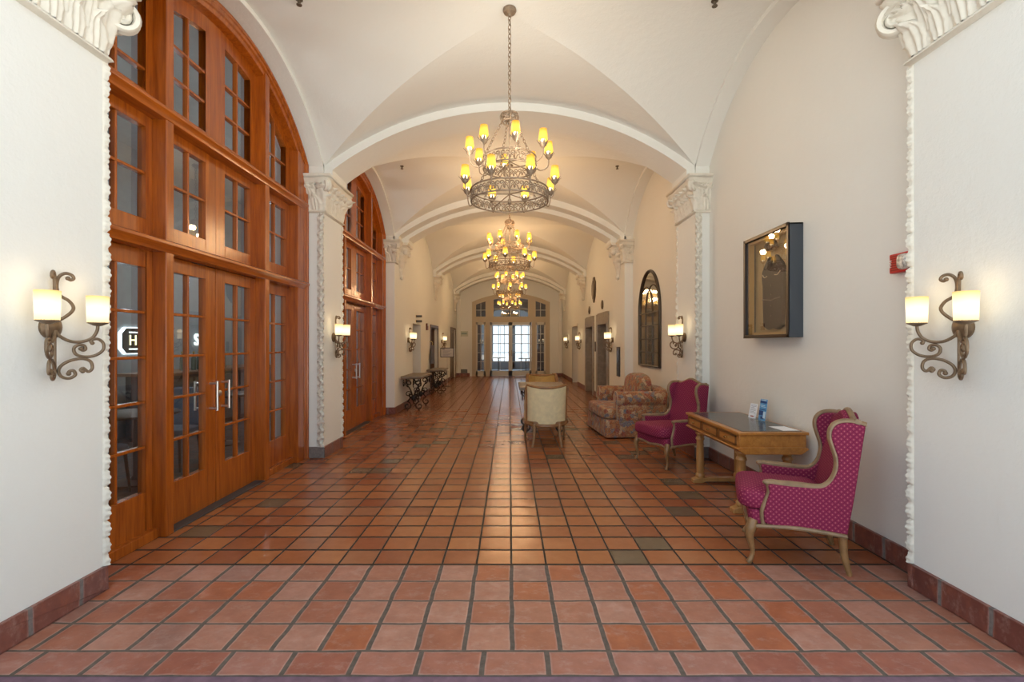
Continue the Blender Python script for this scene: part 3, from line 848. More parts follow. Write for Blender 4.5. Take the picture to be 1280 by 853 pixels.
GOLDF = simple('golden_damask', (.52, .33, .10), .7, var=.10, vscale=16, bump=.15, bscale=120)
TRIM = simple('weathered_pale_wood', (.25, .16, .088), .42, var=.25, vscale=14)
LEGW = simple('honey_leg_wood', (.25, .135, .055), .35, var=.25, vscale=14)
OAK = wood('honey_oak', (.32, .118, .022), (.49, .21, .045), .30, scale=(20, 1.8, 20), coat=.2)
OAKV = wood('honey_oak_upright', (.34, .165, .05), (.47, .25, .085), .35, scale=(18, 18, 1.8), coat=.2)
LEATH = simple('dark_green_grey_leather', (.055, .065, .068), .18, var=.1, vscale=10)
BRASS = simple('brass', (.75, .55, .25), .25, 1)

# ------------------------------------------------------------------ wing chairs (local: faces -y, x across)
def wing_chair(label, loc, rz):
    r = thing('wing_chair', label, 'armchair', loc, rz, 'magenta wing chairs by the desk')
    D = -.28                                      # t -> y
    def uo(t): return .335 - .05 * (t / .6)
    prof = [(.09, .29), (.085, .36), (.104, .435), (.122, .50), (.116, .552), (.18, .556), (.30, .553), (.41, .553), (.464, .58), (.502, .64), (.519, .70), (.517, .76), (.50, .82), (.483, .885), (.486, .93), (.505, .965), (.54, .985), (.60, .988), (.672, .972), (.645, .78), (.61, .52), (.57, .265), (.45, .275), (.30, .283), (.16, .275)]
    top = cr([(p[0], p[1]) for p in prof[3:19]], 4)
    poly = [(p[0], p[1]) for p in prof[:3]] + [(p.x, p.y) for p in top] + [(p[0], p[1]) for p in prof[19:]]
    for s in (-1, 1):
        mb = MB().prism(poly, lambda p, k: (s * (uo(p[0]) - (.06 if k else 0) - (.02 * max(0, p[1] - .6) if 1 else 0)), p[0] + D, p[1]))
        mb.build('side_panel', MAG, r, bevel=.012, uv=1, smooth=50)
        line = [(.088, .275), (.08, .36), (.102, .435), (.122, .50), (.112, .555)]
        pts = [Vector((s * (uo(p.x) - .03 - .02 * max(0, p.y - .6)), p.x + D, p.y)) for p in cr(line, 5)]
        mb = MB().tube(pts, [.017] * len(pts), 10)
        c2 = cr([(.10, .558), (.13, .566), (.18, .562), (.30, .559), (.41, .559), (.464, .586), (.498, .64), (.512, .70), (.510, .76), (.493, .82), (.476, .885), (.479, .935), (.50, .972), (.54, .994), (.60, .997), (.676, .980)], 5)
        pts = [Vector((s * (uo(p.x) - .03 - .02 * max(0, p.y - .6)), p.x + D, p.y)) for p in c2]
        mb.tube(pts, [.021 + .008 * max(0, 1 - abs(p.x - .25) / .2) * (1 if p.y < .6 else 0) for p in c2], 10, sq=.8)
        mb.sup((s * (uo(.1) - .03), .105 + D, .562), (.026, .026, .018), 1, 1, 12, 8)
        mb.build('arm_rail', TRIM, r)
    # back
    def tf(z): return .455 + .13 * (z - .42) / .6
    def tb(z): return .575 + .103 * (z - .27) / .71
    def ztop(u): return .985 + .028 * (1 + math.cos(PI * min(1, abs(u) / .20))) + .012 * (abs(u) / .28) ** 4
    US = [-.265 + .53 * i / 24 for i in range(25)]
    poly = [(-.265, .40)] + [(u, ztop(u)) for u in US] + [(.265, .40)]
    MB().prism(poly, lambda p, k: (p[0], (tf(p[1]), tf(p[1]) + .075)[k] + D, p[1])).build('backrest', MAG, r, bevel=.02, uv=1, smooth=60)
    poly = [(-.25, .27)] + [(u * .95, ztop(u) - .012) for u in US] + [(.25, .27)]
    MB().prism(poly, lambda p, k: (p[0], (tb(p[1]) - .04, tb(p[1]) - .006)[k] + D, p[1])).build('outside_back', MAG, r, bevel=.008, uv=1, smooth=60)
    pts = [Vector((u, (tf(1.0) + tb(1.0)) / 2 + D, ztop(u) + .002)) for u in US]
    MB().tube(pts, .019, 10).build('crest_rail', TRIM, r)
    # seat
    mb = MB().sup((0, .20 + D, .425), (.262, .275, .075), .45, .35, 36, 18, lambda x, y, z: (x * (1.17 if y < -.13 else 1.0), y, z + (.018 * (1 - (x / .3) ** 2) if z > 0 else 0)))
    mb.build('seat_cushion', MAG, r, uv=1, smooth=70)
    MB().prism([(-.30, .02), (-.27, -.005), (.27, -.005), (.30, .02), (.275, .56), (-.275, .56)], lambda p, k: (p[0], p[1] + D, (.268, .365)[k])).build('seat_rail', MAG, r, bevel=.012, uv=1)
    mb = MB()
    fr = cr([(-.30, .02, .262), (-.20, -.006, .276), (-.08, -.006, .268), (0, -.008, .258), (.08, -.006, .268), (.20, -.006, .276), (.30, .02, .262)], 5)
    mb.tube([Vector((p.x, p.y + D, p.z)) for p in fr], .014, 8)
    for s in (-1, 1):
        sd = cr([(.302, .02, .255), (.318, .10, .268), (.312, .25, .278), (.303, .42, .272), (.285, .565, .255)], 5)
        mb.tube([Vector((s * p.x, p.y + D, p.z)) for p in sd], .014, 8)
    mb.build('apron_moulding', TRIM, r)
    for s in (-1, 1):
        c = cr([(.292, .025, .30), (.302, .012, .255), (.308, .000, .20), (.300, .012, .13), (.294, .020, .07), (.300, .006, .025), (.304, -.008, .0)], 5)
        rad = [.030, .030, .031, .032, .032, .033, .034, .033, .032, .030, .028, .026, .024, .022, .020, .019, .018, .017, .016, .015, .0145, .014, .014, .0145, .015, .016, .017, .018, .018, .017, .016]
        MB().tube([Vector((s * p.x, p.y + D, p.z)) for p in c], rad[:len(c)], 10).build('leg', LEGW, r)
        c = cr([(.262, .545, .30), (.262, .548, .22), (.262, .556, .12), (.264, .572, .05), (.266, .585, .0)], 5)
        MB().tube([Vector((s * p.x, p.y + D, p.z)) for p in c], [.028 - .012 * i / (len(c) - 1) for i in range(len(c))], 10).build('leg', LEGW, r)
    return r
wc = wing_chair('magenta dotted wing chair seen from its side at the near end of the desk', (2.02, 3.515, 0), math.atan2(-.92, -.39))
dup(wc, (2.02, 6.18, 0), math.atan2(-.937, .35), 'magenta dotted wing chair at the far end of the desk beside the floral loveseat')

# ------------------------------------------------------------------ writing desk (local: front = -x)
dk = thing('writing_desk', 'honey oak writing desk with dark leather top and three drawers against the right wall', 'desk', (2.27, 4.82, 0))
HX, HY = .305, .63
mb = MB()
mb.box(-HX, HX, -HY, HY, .712, .738)
mb.build('table_top', OAK, dk, bevel=.006)
MB().box(-HX + .055, HX - .035, -HY + .05, HY - .05, .7375, .7405).build('leather_inlay', LEATH, dk)
mb = MB(); mb.box(-HX + .018, HX - .015, -HY + .02, HY - .02, .60, .712)
mb.prism([(-HX + .0, .585), (-HX - .0, .595), (-HX + .02, .605), (HX - .02, .605), (HX, .595), (HX, .585), (HX - .06, .545), (-HX + .06, .545)], lambda p, k: (p[0], (-HY + .005, HY - .005)[k], p[1]))
mb.build('apron', OAK, dk, bevel=.004)
DOAK = simple('dark_oak_edge', (.16, .06, .015), .4)
for k in range(3):
    y0 = -HY + .055 + k * .387
    d = MB().box(-HX + .004, -HX + .03, y0, y0 + .345, .618, .698).build('drawer', OAK, dk, bevel=.005)
    mq = MB(); z0, z1, yy0, yy1 = .618, .698, y0, y0 + .345
    mq.box(-HX - .002, -HX + .01, yy0, yy1, z0, z0 + .010).box(-HX - .002, -HX + .01, yy0, yy1, z1 - .010, z1).box(-HX - .002, -HX + .01, yy0, yy0 + .012, z0, z1).box(-HX - .002, -HX + .01, yy1 - .012, yy1, z0, z1)
    mq.build('moulding', DOAK, d, smooth=0)
    MB().lathe([(0, -HX + .006), (.006, -HX + .004), (.006, -HX - .008), (.013, -HX - .014), (.013, -HX - .022), (0, -HX - .026)], 14, (0, y0 + .172, .658), 'x').build('knob', BRASS, d)
for sx in (-1, 1):
    for sy in (-1, 1):
        mb = MB().lathe([(.045, .545), (.05, .53), (.038, .515), (.033, .50), (.043, .485), (.046, .47), (.036, .455), (.04, .30), (.038, .12), (.034, .105), (.046, .09), (.046, .06), (.04, .05)], 20)
        mb.xf(lambda x, y, z: (x + sx * .205, y + sy * .47, z)).build('leg', OAKV, dk)
for sy in (-1, 1):
    mb = MB().prism([(-.29, 0), (-.19, 0), (-.16, .015), (.16, .015), (.19, 0), (.29, 0), (.29, .035), (.24, .055), (-.24, .055), (-.29, .035)], lambda p, k: (p[0], sy * .47 + (k - .5) * .085, p[1]))
    mb.build('foot_bar', OAKV, dk, bevel=.005)
# papers on the desk
PAPER = simple('white_paper', (.82, .84, .88), .6)
INK = simple('printed_grey', (.25, .25, .3), .7)
def leaflet(name, lab, loc, rz, w, h, tilt):
    r = thing(name, lab, 'leaflet', loc, rz)
    r.rotation_euler = (tilt, 0, rz)
    return r
c1 = leaflet('leaning_card', 'white printed card leaning on a holder at the back of the desk', (2.475, 4.99, .741), -PI / 2 + .25, .10, .15, -.22)
MB().box(-.05, .05, 0, .004, 0, .15).build('sheet', PAPER, c1)
mb = MB()
for i in range(7): mb.box(-.036, .036 - .02 * (i % 3 == 2), -.0012, 0, .132 - i * .013, .136 - i * .013)
mb.build('printed_line', INK, c1, smooth=0)
MB().prism([(.028 * math.cos(2 * PI * i / 16), .012 + .006 * math.sin(2 * PI * i / 16)) for i in range(16)], lambda p, k: (p[0], (-.0012, 0)[k], .008 + p[1])).build('printed_mark', simple('ink_brick', (.35, .08, .06), .6), c1, smooth=0)
c2 = leaflet('brochure', 'tall blue printed brochure standing in a clear holder on the desk', (2.475, 4.80, .741), -PI / 2 + .12, .1, .21, -.14)
BL1 = simple('ink_deep_blue', (.012, .06, .22), .4); BL2 = simple('ink_sky_blue', (.10, .33, .62), .4); BL3 = simple('ink_pale_blue', (.55, .72, .86), .4)
MB().box(-.05, .05, 0, .006, .004, .215).build('sheet', BL2, c2)
for q in ((-.05, .05, .175, .196), (-.05, .012, .055, .10), (-.05, .05, .108, .116), (-.02, .03, .02, .045)): MB().box(q[0], q[1], -.001, 0, q[2], q[3]).build('dark_band', BL1, c2, smooth=0)
for q in ((-.04, .04, .2, .209), (-.045, .03, .15, .156), (-.03, .045, .137, .142), (.015, .048, .03, .095)): MB().box(q[0], q[1], -.0012, 0, q[2], q[3]).build('pale_band', BL3, c2, smooth=0)
hold = thing('brochure_holder', 'clear acrylic holder around the blue brochure on the desk', 'holder', (2.475, 4.80, .741), -PI / 2 + .12)
ACR = glass('acrylic', (.93, .96, .98), .05)
MB().add([(-.056, -.034, .002), (.056, -.034, .002), (.056, -.034, .075), (-.056, -.034, .075)], [(0, 1, 2, 3)]).build('front_plate', ACR, hold, smooth=0)
MB().add([(-.056, .038, .002), (.056, .038, .002), (.056, .038, .16), (-.056, .038, .16)], [(0, 1, 2, 3)]).build('back_plate', ACR, hold, smooth=0)
MB().add([(-.056, -.034, .002), (.056, -.034, .002), (.056, .05, .002), (-.056, .05, .002)], [(0, 1, 2, 3)]).build('base', ACR, hold, smooth=0)
pp = thing('paper_sheet', 'loose white sheet lying on the near back corner of the desk', 'paper', (2.455, 4.37, .7408), .05)
MB().box(-.075, .075, -.11, .11, 0, .0012).build('sheet', PAPER, pp, smooth=0)

# ------------------------------------------------------------------ floral loveseat (local: faces -y)
sf = thing('loveseat', 'floral tapestry loveseat with rolled arms and skirt beside the far wing chair', 'sofa', (1.475, 8.30, 0), -PI / 2 + .07)
W = .63
mb = MB()
n = 40
def skirt(px, k): pass
poly = [(-W, .0), (W, .0), (W, .98), (-W, .98)]
mb.prism(poly, lambda p, k: (p[0] * (1.012 if k == 0 else 1.0), p[1] + (-.012 if (k == 0 and p[1] < .5) else 0), (.012, .30)[k]))
mb.build('skirt', FLOR, sf, bevel=.03, smooth=50, segs=3)
for x in (-.30, .30): MB().box(x - .003, x + .003, -.016, -.002, .02, .285).build('skirt_pleat', FLOR, sf, smooth=0)
for s in (-1, 1):
    arc = [(.55 + .115 * math.cos(a), .625 + .115 * math.sin(a)) for a in [PI * (1.12 - 1.42 * i / 20) for i in range(21)]]
    prof = [(.45, .28)] + arc + [(.628, .50), (.628, .28)]
    MB().prism(prof, lambda p, k: (s * p[0], (.17, .97)[k], p[1])).build('arm', FLOR, sf, bevel=.02, smooth=50, segs=3)
mb = MB().sup((0, .37, .385), (.452, .40, .095), .30, .25, 40, 18, lambda x, y, z: (x * (1.34 if y < -.20 else 1.0), y, z + (.02 * (1 - (x / .5) ** 2) if z > 0 else 0)))
mb.build('seat_cushion', FLOR, sf, smooth=70)
MB().prism([(-.60, .28), (-.60, .70), (-.52, .775), (-.3, .80), (.3, .80), (.52, .775), (.60, .70), (.60, .28)], lambda p, k: (p[0], (.80, 1.0)[k] + .05 * (p[1] - .3), p[1])).build('backrest', FLOR, sf, bevel=.04, smooth=50, segs=3)
def hump(x, y, z): return (x, y + .22 * (z + .26) * .4, z + (.07 * math.cos(PI * x / .92) if z > 0 else 0))
mb = MB().sup((0, .68, .70), (.46, .125, .235), .45, .45, 40, 22, hump)
mb.build('back_cushion', FLOR, sf, smooth=70)
CORD = simple('cream_cord', (.50, .38, .26), .7)
for s in (-1, 1):
    arc = [(.55 + .117 * math.cos(a), .625 + .117 * math.sin(a)) for a in [PI * (1.12 - 1.42 * i / 20) for i in range(21)]]
    MB().tube([Vector((s * p[0], .172, p[1])) for p in arc] + [Vector((s * .628, .172, .28))], .006, 6).build('piping', CORD, sf)

# ------------------------------------------------------------------ barrel-back armchairs (local: faces +y, back towards -y)
WALN = simple('polished_walnut', (.24, .115, .045), .25, var=.2, vscale=12)
def barrel_chair(name, label, loc, rz, fab):
    r = thing(name, label, 'armchair', loc, rz)
    n = 48
    def plan(q, off=0):
        """q in [-1, 1] around the back; returns x, y, fraction from the back centre"""
        a = q * 1.0
        if abs(q) <= .62:
            th = q / .62 * (PI * .40)
            x = (.305 + off) * math.sin(th) / math.sin(PI * .40); y = -.255 - off + .20 * (1 - math.cos(th)) / (1 - math.cos(PI * .40))
        else:
            f = (abs(q) - .62) / .38
            x = math.copysign(.305 + off + .015 * math.sin(f * PI * .5), q); y = -.255 - off + .20 + f * (.305 + off)
        return x, y
    def top(q):
        f = max(0, (abs(q) - .52) / .48)
        return .848 + .035 * min(1, abs(q) / .56) ** 2 - .245 * (3 * min(1, f * 1.5) ** 2 - 2 * min(1, f * 1.5) ** 3)
    def lean(z): return .07 * max(0, z - .35) / .5
    qs = [-1 + 2 * i / n for i in range(n + 1)]
    P = []
    for q in qs:
        xo, yo = plan(q, .0); xi, yi = plan(q, -.045)
        zt = top(q); lo = lean(zt) * (1 if abs(q) < .62 else max(0, 1 - (abs(q) - .62) / .2))
        lz = .345 - .035 * max(0, 1 - (q / .62) ** 2)
        P.append([(xo, yo, lz), (xo * (1 + lo * .35), yo - lo, zt), (xi * (1 + lo * .35), yi - lo, zt), (xi, yi, lz)])
    mb = MB()
    cols = []
    for row in P:
        o0, o1, i1, i0 = [Vector(v) for v in row]
        cols.append([o0 + (o1 - o0) * k / 5 + Vector((0, 0, 0)) for k in range(6)] + [i1 + (i0 - i1) * k / 5 for k in range(6)])
    mb.grid(cols, cv=True)
    for e in (0, -1): mb.add(cols[e], [tuple(range(12))])
    mb.build('back_shell', fab, r, smooth=50)
    tp = []
    for q, row in zip(qs, P):
        o1, i1 = Vector(row[1]), Vector(row[2]); tp.append((o1 + i1) / 2 + Vector((0, 0, .008)))
    mb = MB().tube(tp, [.030] * len(tp), 10, sq=.8)
    for e in (0, -1): mb.sup(tp[e], (.034, .034, .034), 1, 1, 12, 8)
    mb.build('top_rail', WALN, r)
    bp = [Vector((P[i][0][0] * 1.005, P[i][0][1] - .004, P[i][0][2] - .01)) for i in range(n + 1)]
    fr = [bp[-1] + (bp[0] - bp[-1]) * k / 10 + Vector((0, .05 * math.sin(PI * k / 10), 0)) for k in range(1, 10)]
    MB().tube(bp + fr, .026, 8, closed=True).build('seat_rail', WALN, r)
    # back posts dividing the shell, front arm posts
    for s in (-1, 1):
        i = min(range(n + 1), key=lambda k: abs(qs[k] - s * .56))
        a, b = Vector(P[i][0]), Vector(P[i][1]); out = Vector((a.x, a.y, 0)).normalized() * .006
        MB().tube([a + out, (a + b) / 2 + out * .5, b + out], .014, 8).build('back_post', WALN, r)
        e = 0 if s < 0 else -1
        c = cr([Vector(tp[e]), Vector(tp[e]) + Vector((0, .03, -.06)), Vector(tp[e]) + Vector((0, .0, -.18)), Vector((tp[e].x, tp[e].y, .33))], 6)
        MB().tube(c, [.024 - .006 * math.sin(PI * k / (len(c) - 1)) for k in range(len(c))], 10).build('arm_post', WALN, r)
    mb = MB().sup((0, .045, .42), (.25, .225, .075), .4, .5, 36, 16); mb.build('seat_cushion', fab, r, smooth=70)
    MB().prism([(-.29, -.12), (-.2, -.235), (.2, -.235), (.29, -.12), (.30, .25), (-.30, .25)], lambda p, k: (p[0], p[1], (.31, .36)[k])).build('seat_base', WALN, r, bevel=.01)
    for s in (-1, 1):
        c = cr([(s * .185, -.215, .33), (s * .185, -.225, .24), (s * .192, -.25, .12), (s * .215, -.29, .0)], 6)
        MB().tube(c, [.026 - .011 * k / (len(c) - 1) for k in range(len(c))], 10).build('leg', LEGW, r)
        c = cr([(s * .295, .235, .33), (s * .297, .245, .24), (s * .30, .255, .12), (s * .302, .285, .0)], 6)
        MB().tube(c, [.026 - .011 * k / (len(c) - 1) for k in range(len(c))], 10).build('leg', LEGW, r)
    return r
barrel_chair('barrel_armchair', 'cream barrel-back armchair with its back to the camera in the middle of the hall', (.545, 7.36, 0), 0, CREAM)
barrel_chair('barrel_armchair', 'golden barrel-back armchair facing the camera behind the cream one', (.64, 9.62, 0), PI, GOLDF)

# ------------------------------------------------------------------ scrolled iron tables
BLK = simple('black_wrought_iron', (.028, .024, .022), .38, .6, var=.3, vscale=20)
STN = simple('grey_brown_stone_top', (.20, .16, .125), .5, var=.3, vscale=7)
def iron_table(name, label, loc, rz, L, Dp, H, group=None, brace=True, spread=1.0):
    """top L long (y) and Dp deep (x); two scrolled end frames"""
    r = thing(name, label, 'console table', loc, rz, group)
    MB().box(-Dp / 2, Dp / 2, -L / 2, L / 2, H - .055, H).build('table_top', STN, r, bevel=.014, segs=3)
    def sw(*pts): return cr([(p[0], p[1]) for p in pts], 5)
    for s in (-1, 1):
        mb = MB(); y = s * (L / 2 - .22)
        for m_ in (-1, 1):
            w = (Dp / 2 - .06) * spread
            S1 = [(m_ * a, b) for a, b in spiral(w * .55, H - .17, .085, .02, -PI * .5, PI * 1.9, 20)]
            S2 = [(m_ * a, b) for a, b in spiral(w * .75, .10, .095, .02, PI * .5, PI * 2.9, 22)]
            mid = [(m_ * p.x, p.y) for p in sw((w * .55, H - .255), (w * .25, H - .36), (w * .12, H - .45), (w * .35, .28), (w * .75, .195))]
            S3 = [(m_ * a, b) for a, b in spiral(w * .62, H * .47, .07, .018, PI * .95, -PI * 1.2, 18)]
            for c_, rd in ((S1, .013), (S2, .014), (mid, .014), (S3, .010)):
                mb.tube([Vector((p[0], y, p[1])) for p in c_], rd, 6)
            mb.tube([Vector((m_ * w * .93, y, H - .055)), Vector((m_ * w * .86, y, H - .14)), Vector((m_ * w * .6, y, H - .255))], .012, 6)
            mb.tube([Vector((m_ * w * .70, y, .0)), Vector((m_ * w * .75, y, .02))], .02, 8)
            # leaf ornaments
            for q in range(6):
                a = 2 * PI * q / 6
                mb.sup((m_ * w * .3 + .035 * math.cos(a), y, H * .42 + .035 * math.sin(a)), (.022, .012, .022), 1, 1, 8, 6)
        mb.tube([Vector((-Dp / 2 + .07, y, H - .062)), Vector((Dp / 2 - .07, y, H - .062))], .014, 6)
        mb.sup((0, y, H * .36), (.05, .02, .07), 1, 1, 12, 8)
        mb.build('end_frame', BLK, r)
    mb = MB()
    c_ = cr([(0, -L / 2 + .22, .25), (0, -L / 4, .36), (0, 0, .30), (0, L / 4, .36), (0, L / 2 - .22, .25)], 6)
    mb.tube(c_, .012, 6)
    for s in (-1, 1):
        for q in (0,):
            sp = spiral(s * L * .16, .22, .09, .02, PI * .5, PI * (.5 + 2.2 * s), 20)
            mb.tube([Vector((0, a, b)) for a, b in sp], .010, 6)
            sp = spiral(s * L * .30, H - .17, .095, .02, -PI * .5, PI * (-.5 + 2.2 * s), 20)
            mb.tube([Vector((0, a, b)) for a, b in sp], .010, 6)
    mb.build('stretcher', BLK, r)
    if brace:
        for s in (-1, 1):
            sp = [(a, b) for a, b in spiral(s * (L / 2 - .12), H - .17, .085, .025, PI * .5, PI * (.5 - 2.0 * s), 18)]
            for xx in (Dp / 2 - .05, -Dp / 2 + .05):
                MB().tube([Vector((xx, a, b)) for a, b in sp], .010, 6).build('apron_scroll', BLK, r)
    return r
iron_table('console_table', 'stone-topped black iron console against the left wall beside the white doorway', (-2.17, 11.45, 0), 0, 1.35, .48, .78)
iron_table('console_table', 'stone-topped black iron console farther down the left wall before the dark doorway', (-2.17, 14.75, 0), 0, 1.25, .48, .75)
iron_table('centre_table', 'stone-topped iron table standing between the cream and golden armchairs', (.56, 8.52, 0), 0, 1.15, .80, .79, spread=1.17)
# ------------------------------------------------------------------ wall sconces (local: wall plane x=0, room towards +x)
SHW = shade_mat('sconce_parchment_lit', (1.0, .66, .24), (1.0, .86, .56), .50, 1.05, .085, .095)
def planar(ang, pts, n=5):
    c, s = math.cos(ang), math.sin(ang)
    return [Vector((.03 + p.x * c, p.x * s, p.y)) for p in cr(pts, n)]
def sconce(label, loc, rz):
    r = thing('wall_sconce', label, 'wall lamp', loc, rz, 'two-light iron wall sconces')
    MB().lathe([(0, 0), (.064, 0), (.064, .012), (.05, .022), (.03, .03), (.014, .034), (0, .036)], 28, (0, 0, 0), 'x').build('wall_plate', BRONZE, r)
    for s in (-1, 1):
        a = s * math.radians(56)
        mb = MB()
        arm = [(.0, -.02), (.02, -.05), (.065, -.077), (.114, -.078), (.156, -.058), (.178, -.020), (.183, .016)]
        mb.tube(planar(a, arm), .0085, 8)
        up = [(.0, .03), (.03, .047), (.066, .082), (.076, .112), (.056, .146), (.020, .172), (.008, .205), (.008, .245), (.018, .276), (.042, .294), (.068, .288), (.077, .270), (.064, .260), (.053, .268)]
        c_ = planar(a, up); mb.tube(c_, [.0085 - .0 * k for k in range(len(c_))], 8); mb.sup(c_[-1], (.012, .012, .012), 1, 1, 8, 6)
        l1 = [(.158, -.086), (.152, -.078), (.160, -.066), (.185, -.064), (.208, -.088), (.205, -.128), (.168, -.157), (.120, -.162), (.086, -.147), (.078, -.116), (.096, -.097), (.122, -.101), (.128, -.120), (.116, -.127), (.109, -.118)]
        c_ = planar(a, l1); mb.tube(c_, .0082, 8); mb.sup(c_[0], (.011, .011, .011), 1, 1, 8, 6); mb.sup(c_[-1], (.012, .012, .012), 1, 1, 8, 6)
        l2 = [(.108, -.232), (.122, -.232), (.122, -.247), (.105, -.250), (.136, -.252), (.158, -.228), (.150, -.190), (.114, -.173), (.064, -.182), (.026, -.208), (.014, -.240), (.028, -.270), (.060, -.279), (.084, -.262), (.076, -.238), (.058, -.242), (.056, -.254)]
        l2 = [l2[2], l2[1], l2[0]] + l2[4:] if False else [(.116, -.243), (.106, -.236), (.118, -.226), (.136, -.252)][:3] + [(.140, -.246)] + l2[5:]
        c_ = planar(a, l2); mb.tube(c_, .0082, 8); mb.sup(c_[0], (.012, .012, .012), 1, 1, 8, 6); mb.sup(c_[-1], (.012, .012, .012), 1, 1, 8, 6)
        arm_o = mb.build('arm', BRONZE, r)
        cx, cy = .03 + .183 * math.cos(a), .183 * math.sin(a)
        MB().lathe([(0, .010), (.018, .012), (.038, .022), (.049, .027), (.049, .032), (0, .032)], 24, (cx, cy, 0)).build('cup', BRONZE, arm_o)
        MB().lathe([(.047, .030), (.049, .031), (.0535, .180), (.0515, .181), (.0475, .034)], 32, (cx, cy, 0), caps=False).build('lamp_shade', SHW, arm_o, smooth=60)
    # collar where the lower scrolls meet
    MB().tube([Vector((.03, 0, -.245)), Vector((.03, 0, -.02))], .006, 8).build('stem', BRONZE, r)
    L = bpy.data.lights.new('bulb_light', 'POINT'); L.energy = .17; L.color = (1, .74, .42); L.shadow_soft_size = .05
    for s in (-1, 1):
        a = s * math.radians(56)
        o = bpy.data.objects.new('bulb_light', L); COL.objects.link(o); o.parent = r
        o.location = (.03 + .183 * math.cos(a), .183 * math.sin(a), .21)
    return r
SZ = 1.59
sl = sconce('two-light iron wall sconce on the near left white pier', (-P1L, 2.625, SZ), 0)
for (x, y, rz, lab) in [(P1R, 2.67, PI, 'two-light iron wall sconce on the near right white pier by the red alarm'),
                        (-A, 6.78, 0, 'two-light iron wall sconce on the left pier between the glazed screens'),
                        (A, 6.82, PI, 'two-light iron wall sconce between the arched mirror and the display box'),
                        (-A, 11.75, 0, 'two-light iron wall sconce above the nearer left console table'),
                        (-A, 17.5, 0, 'two-light iron wall sconce above the notice stand on the left wall'),
                        (A, 11.55, PI, 'two-light iron wall sconce on the right wall before the nearer elevator'),
                        (A, 16.7, PI, 'two-light iron wall sconce on the right wall after the farther elevator'),
                        (A, 20.3, PI, 'farthest two-light iron wall sconce on the right wall near the end wall')]:
    dup(sl, (x, y, SZ), rz, lab)

# ------------------------------------------------------------------ chandeliers (local origin at the lower ring's centre)
CIR = simple('chandelier_iron', (.24, .175, .12), .5, .35, var=.25, vscale=30)
SHC = shade_mat('amber_shade_lit', (.80, .30, .012), (1.0, .58, .07), .55, 1.0, .07, .085, (.25, .11, .01))
BULB = emis('candle_socket_lit', (1, .86, .55), 2.2)
def ring(mb, R, z, h):
    for zz in (z - h / 2, z + h / 2):
        mb.tube([Vector((R * math.cos(2 * PI * k / 64), R * math.sin(2 * PI * k / 64), zz)) for k in range(64)], .0075, 5, closed=True)
    n = int(2 * PI * R / .088)
    for k in range(n):
        for m_ in (-1, 1):
            a0 = 2 * PI * k / n
            pts = []
            for (u, v) in spiral(.019 * m_, .014, .025, .006, -PI * .5, -PI * .5 + m_ * PI * 2.6, 11):
                pts.append((u, v))
            pts = [(0, -h * .45), (.010 * m_, -h * .32)] + pts
            mb.tube([Vector((R * math.cos(a0 + u / R), R * math.sin(a0 + u / R), z + v)) for u, v in pts], .0055, 4)
        a1 = 2 * PI * (k + .5) / n
        mb.sup((R * math.cos(a1), R * math.sin(a1), z - h * .18), (.011, .011, .016), 1, 1, 6, 5)
ch_lab = ['nearest of the row of chandeliers, two iron rings of amber shades on a long chain',
          'second chandelier along the hall, hanging just below and behind the nearest',
          'third chandelier along the hall, seen under the second one',
          'farthest chandelier in front of the end doors']
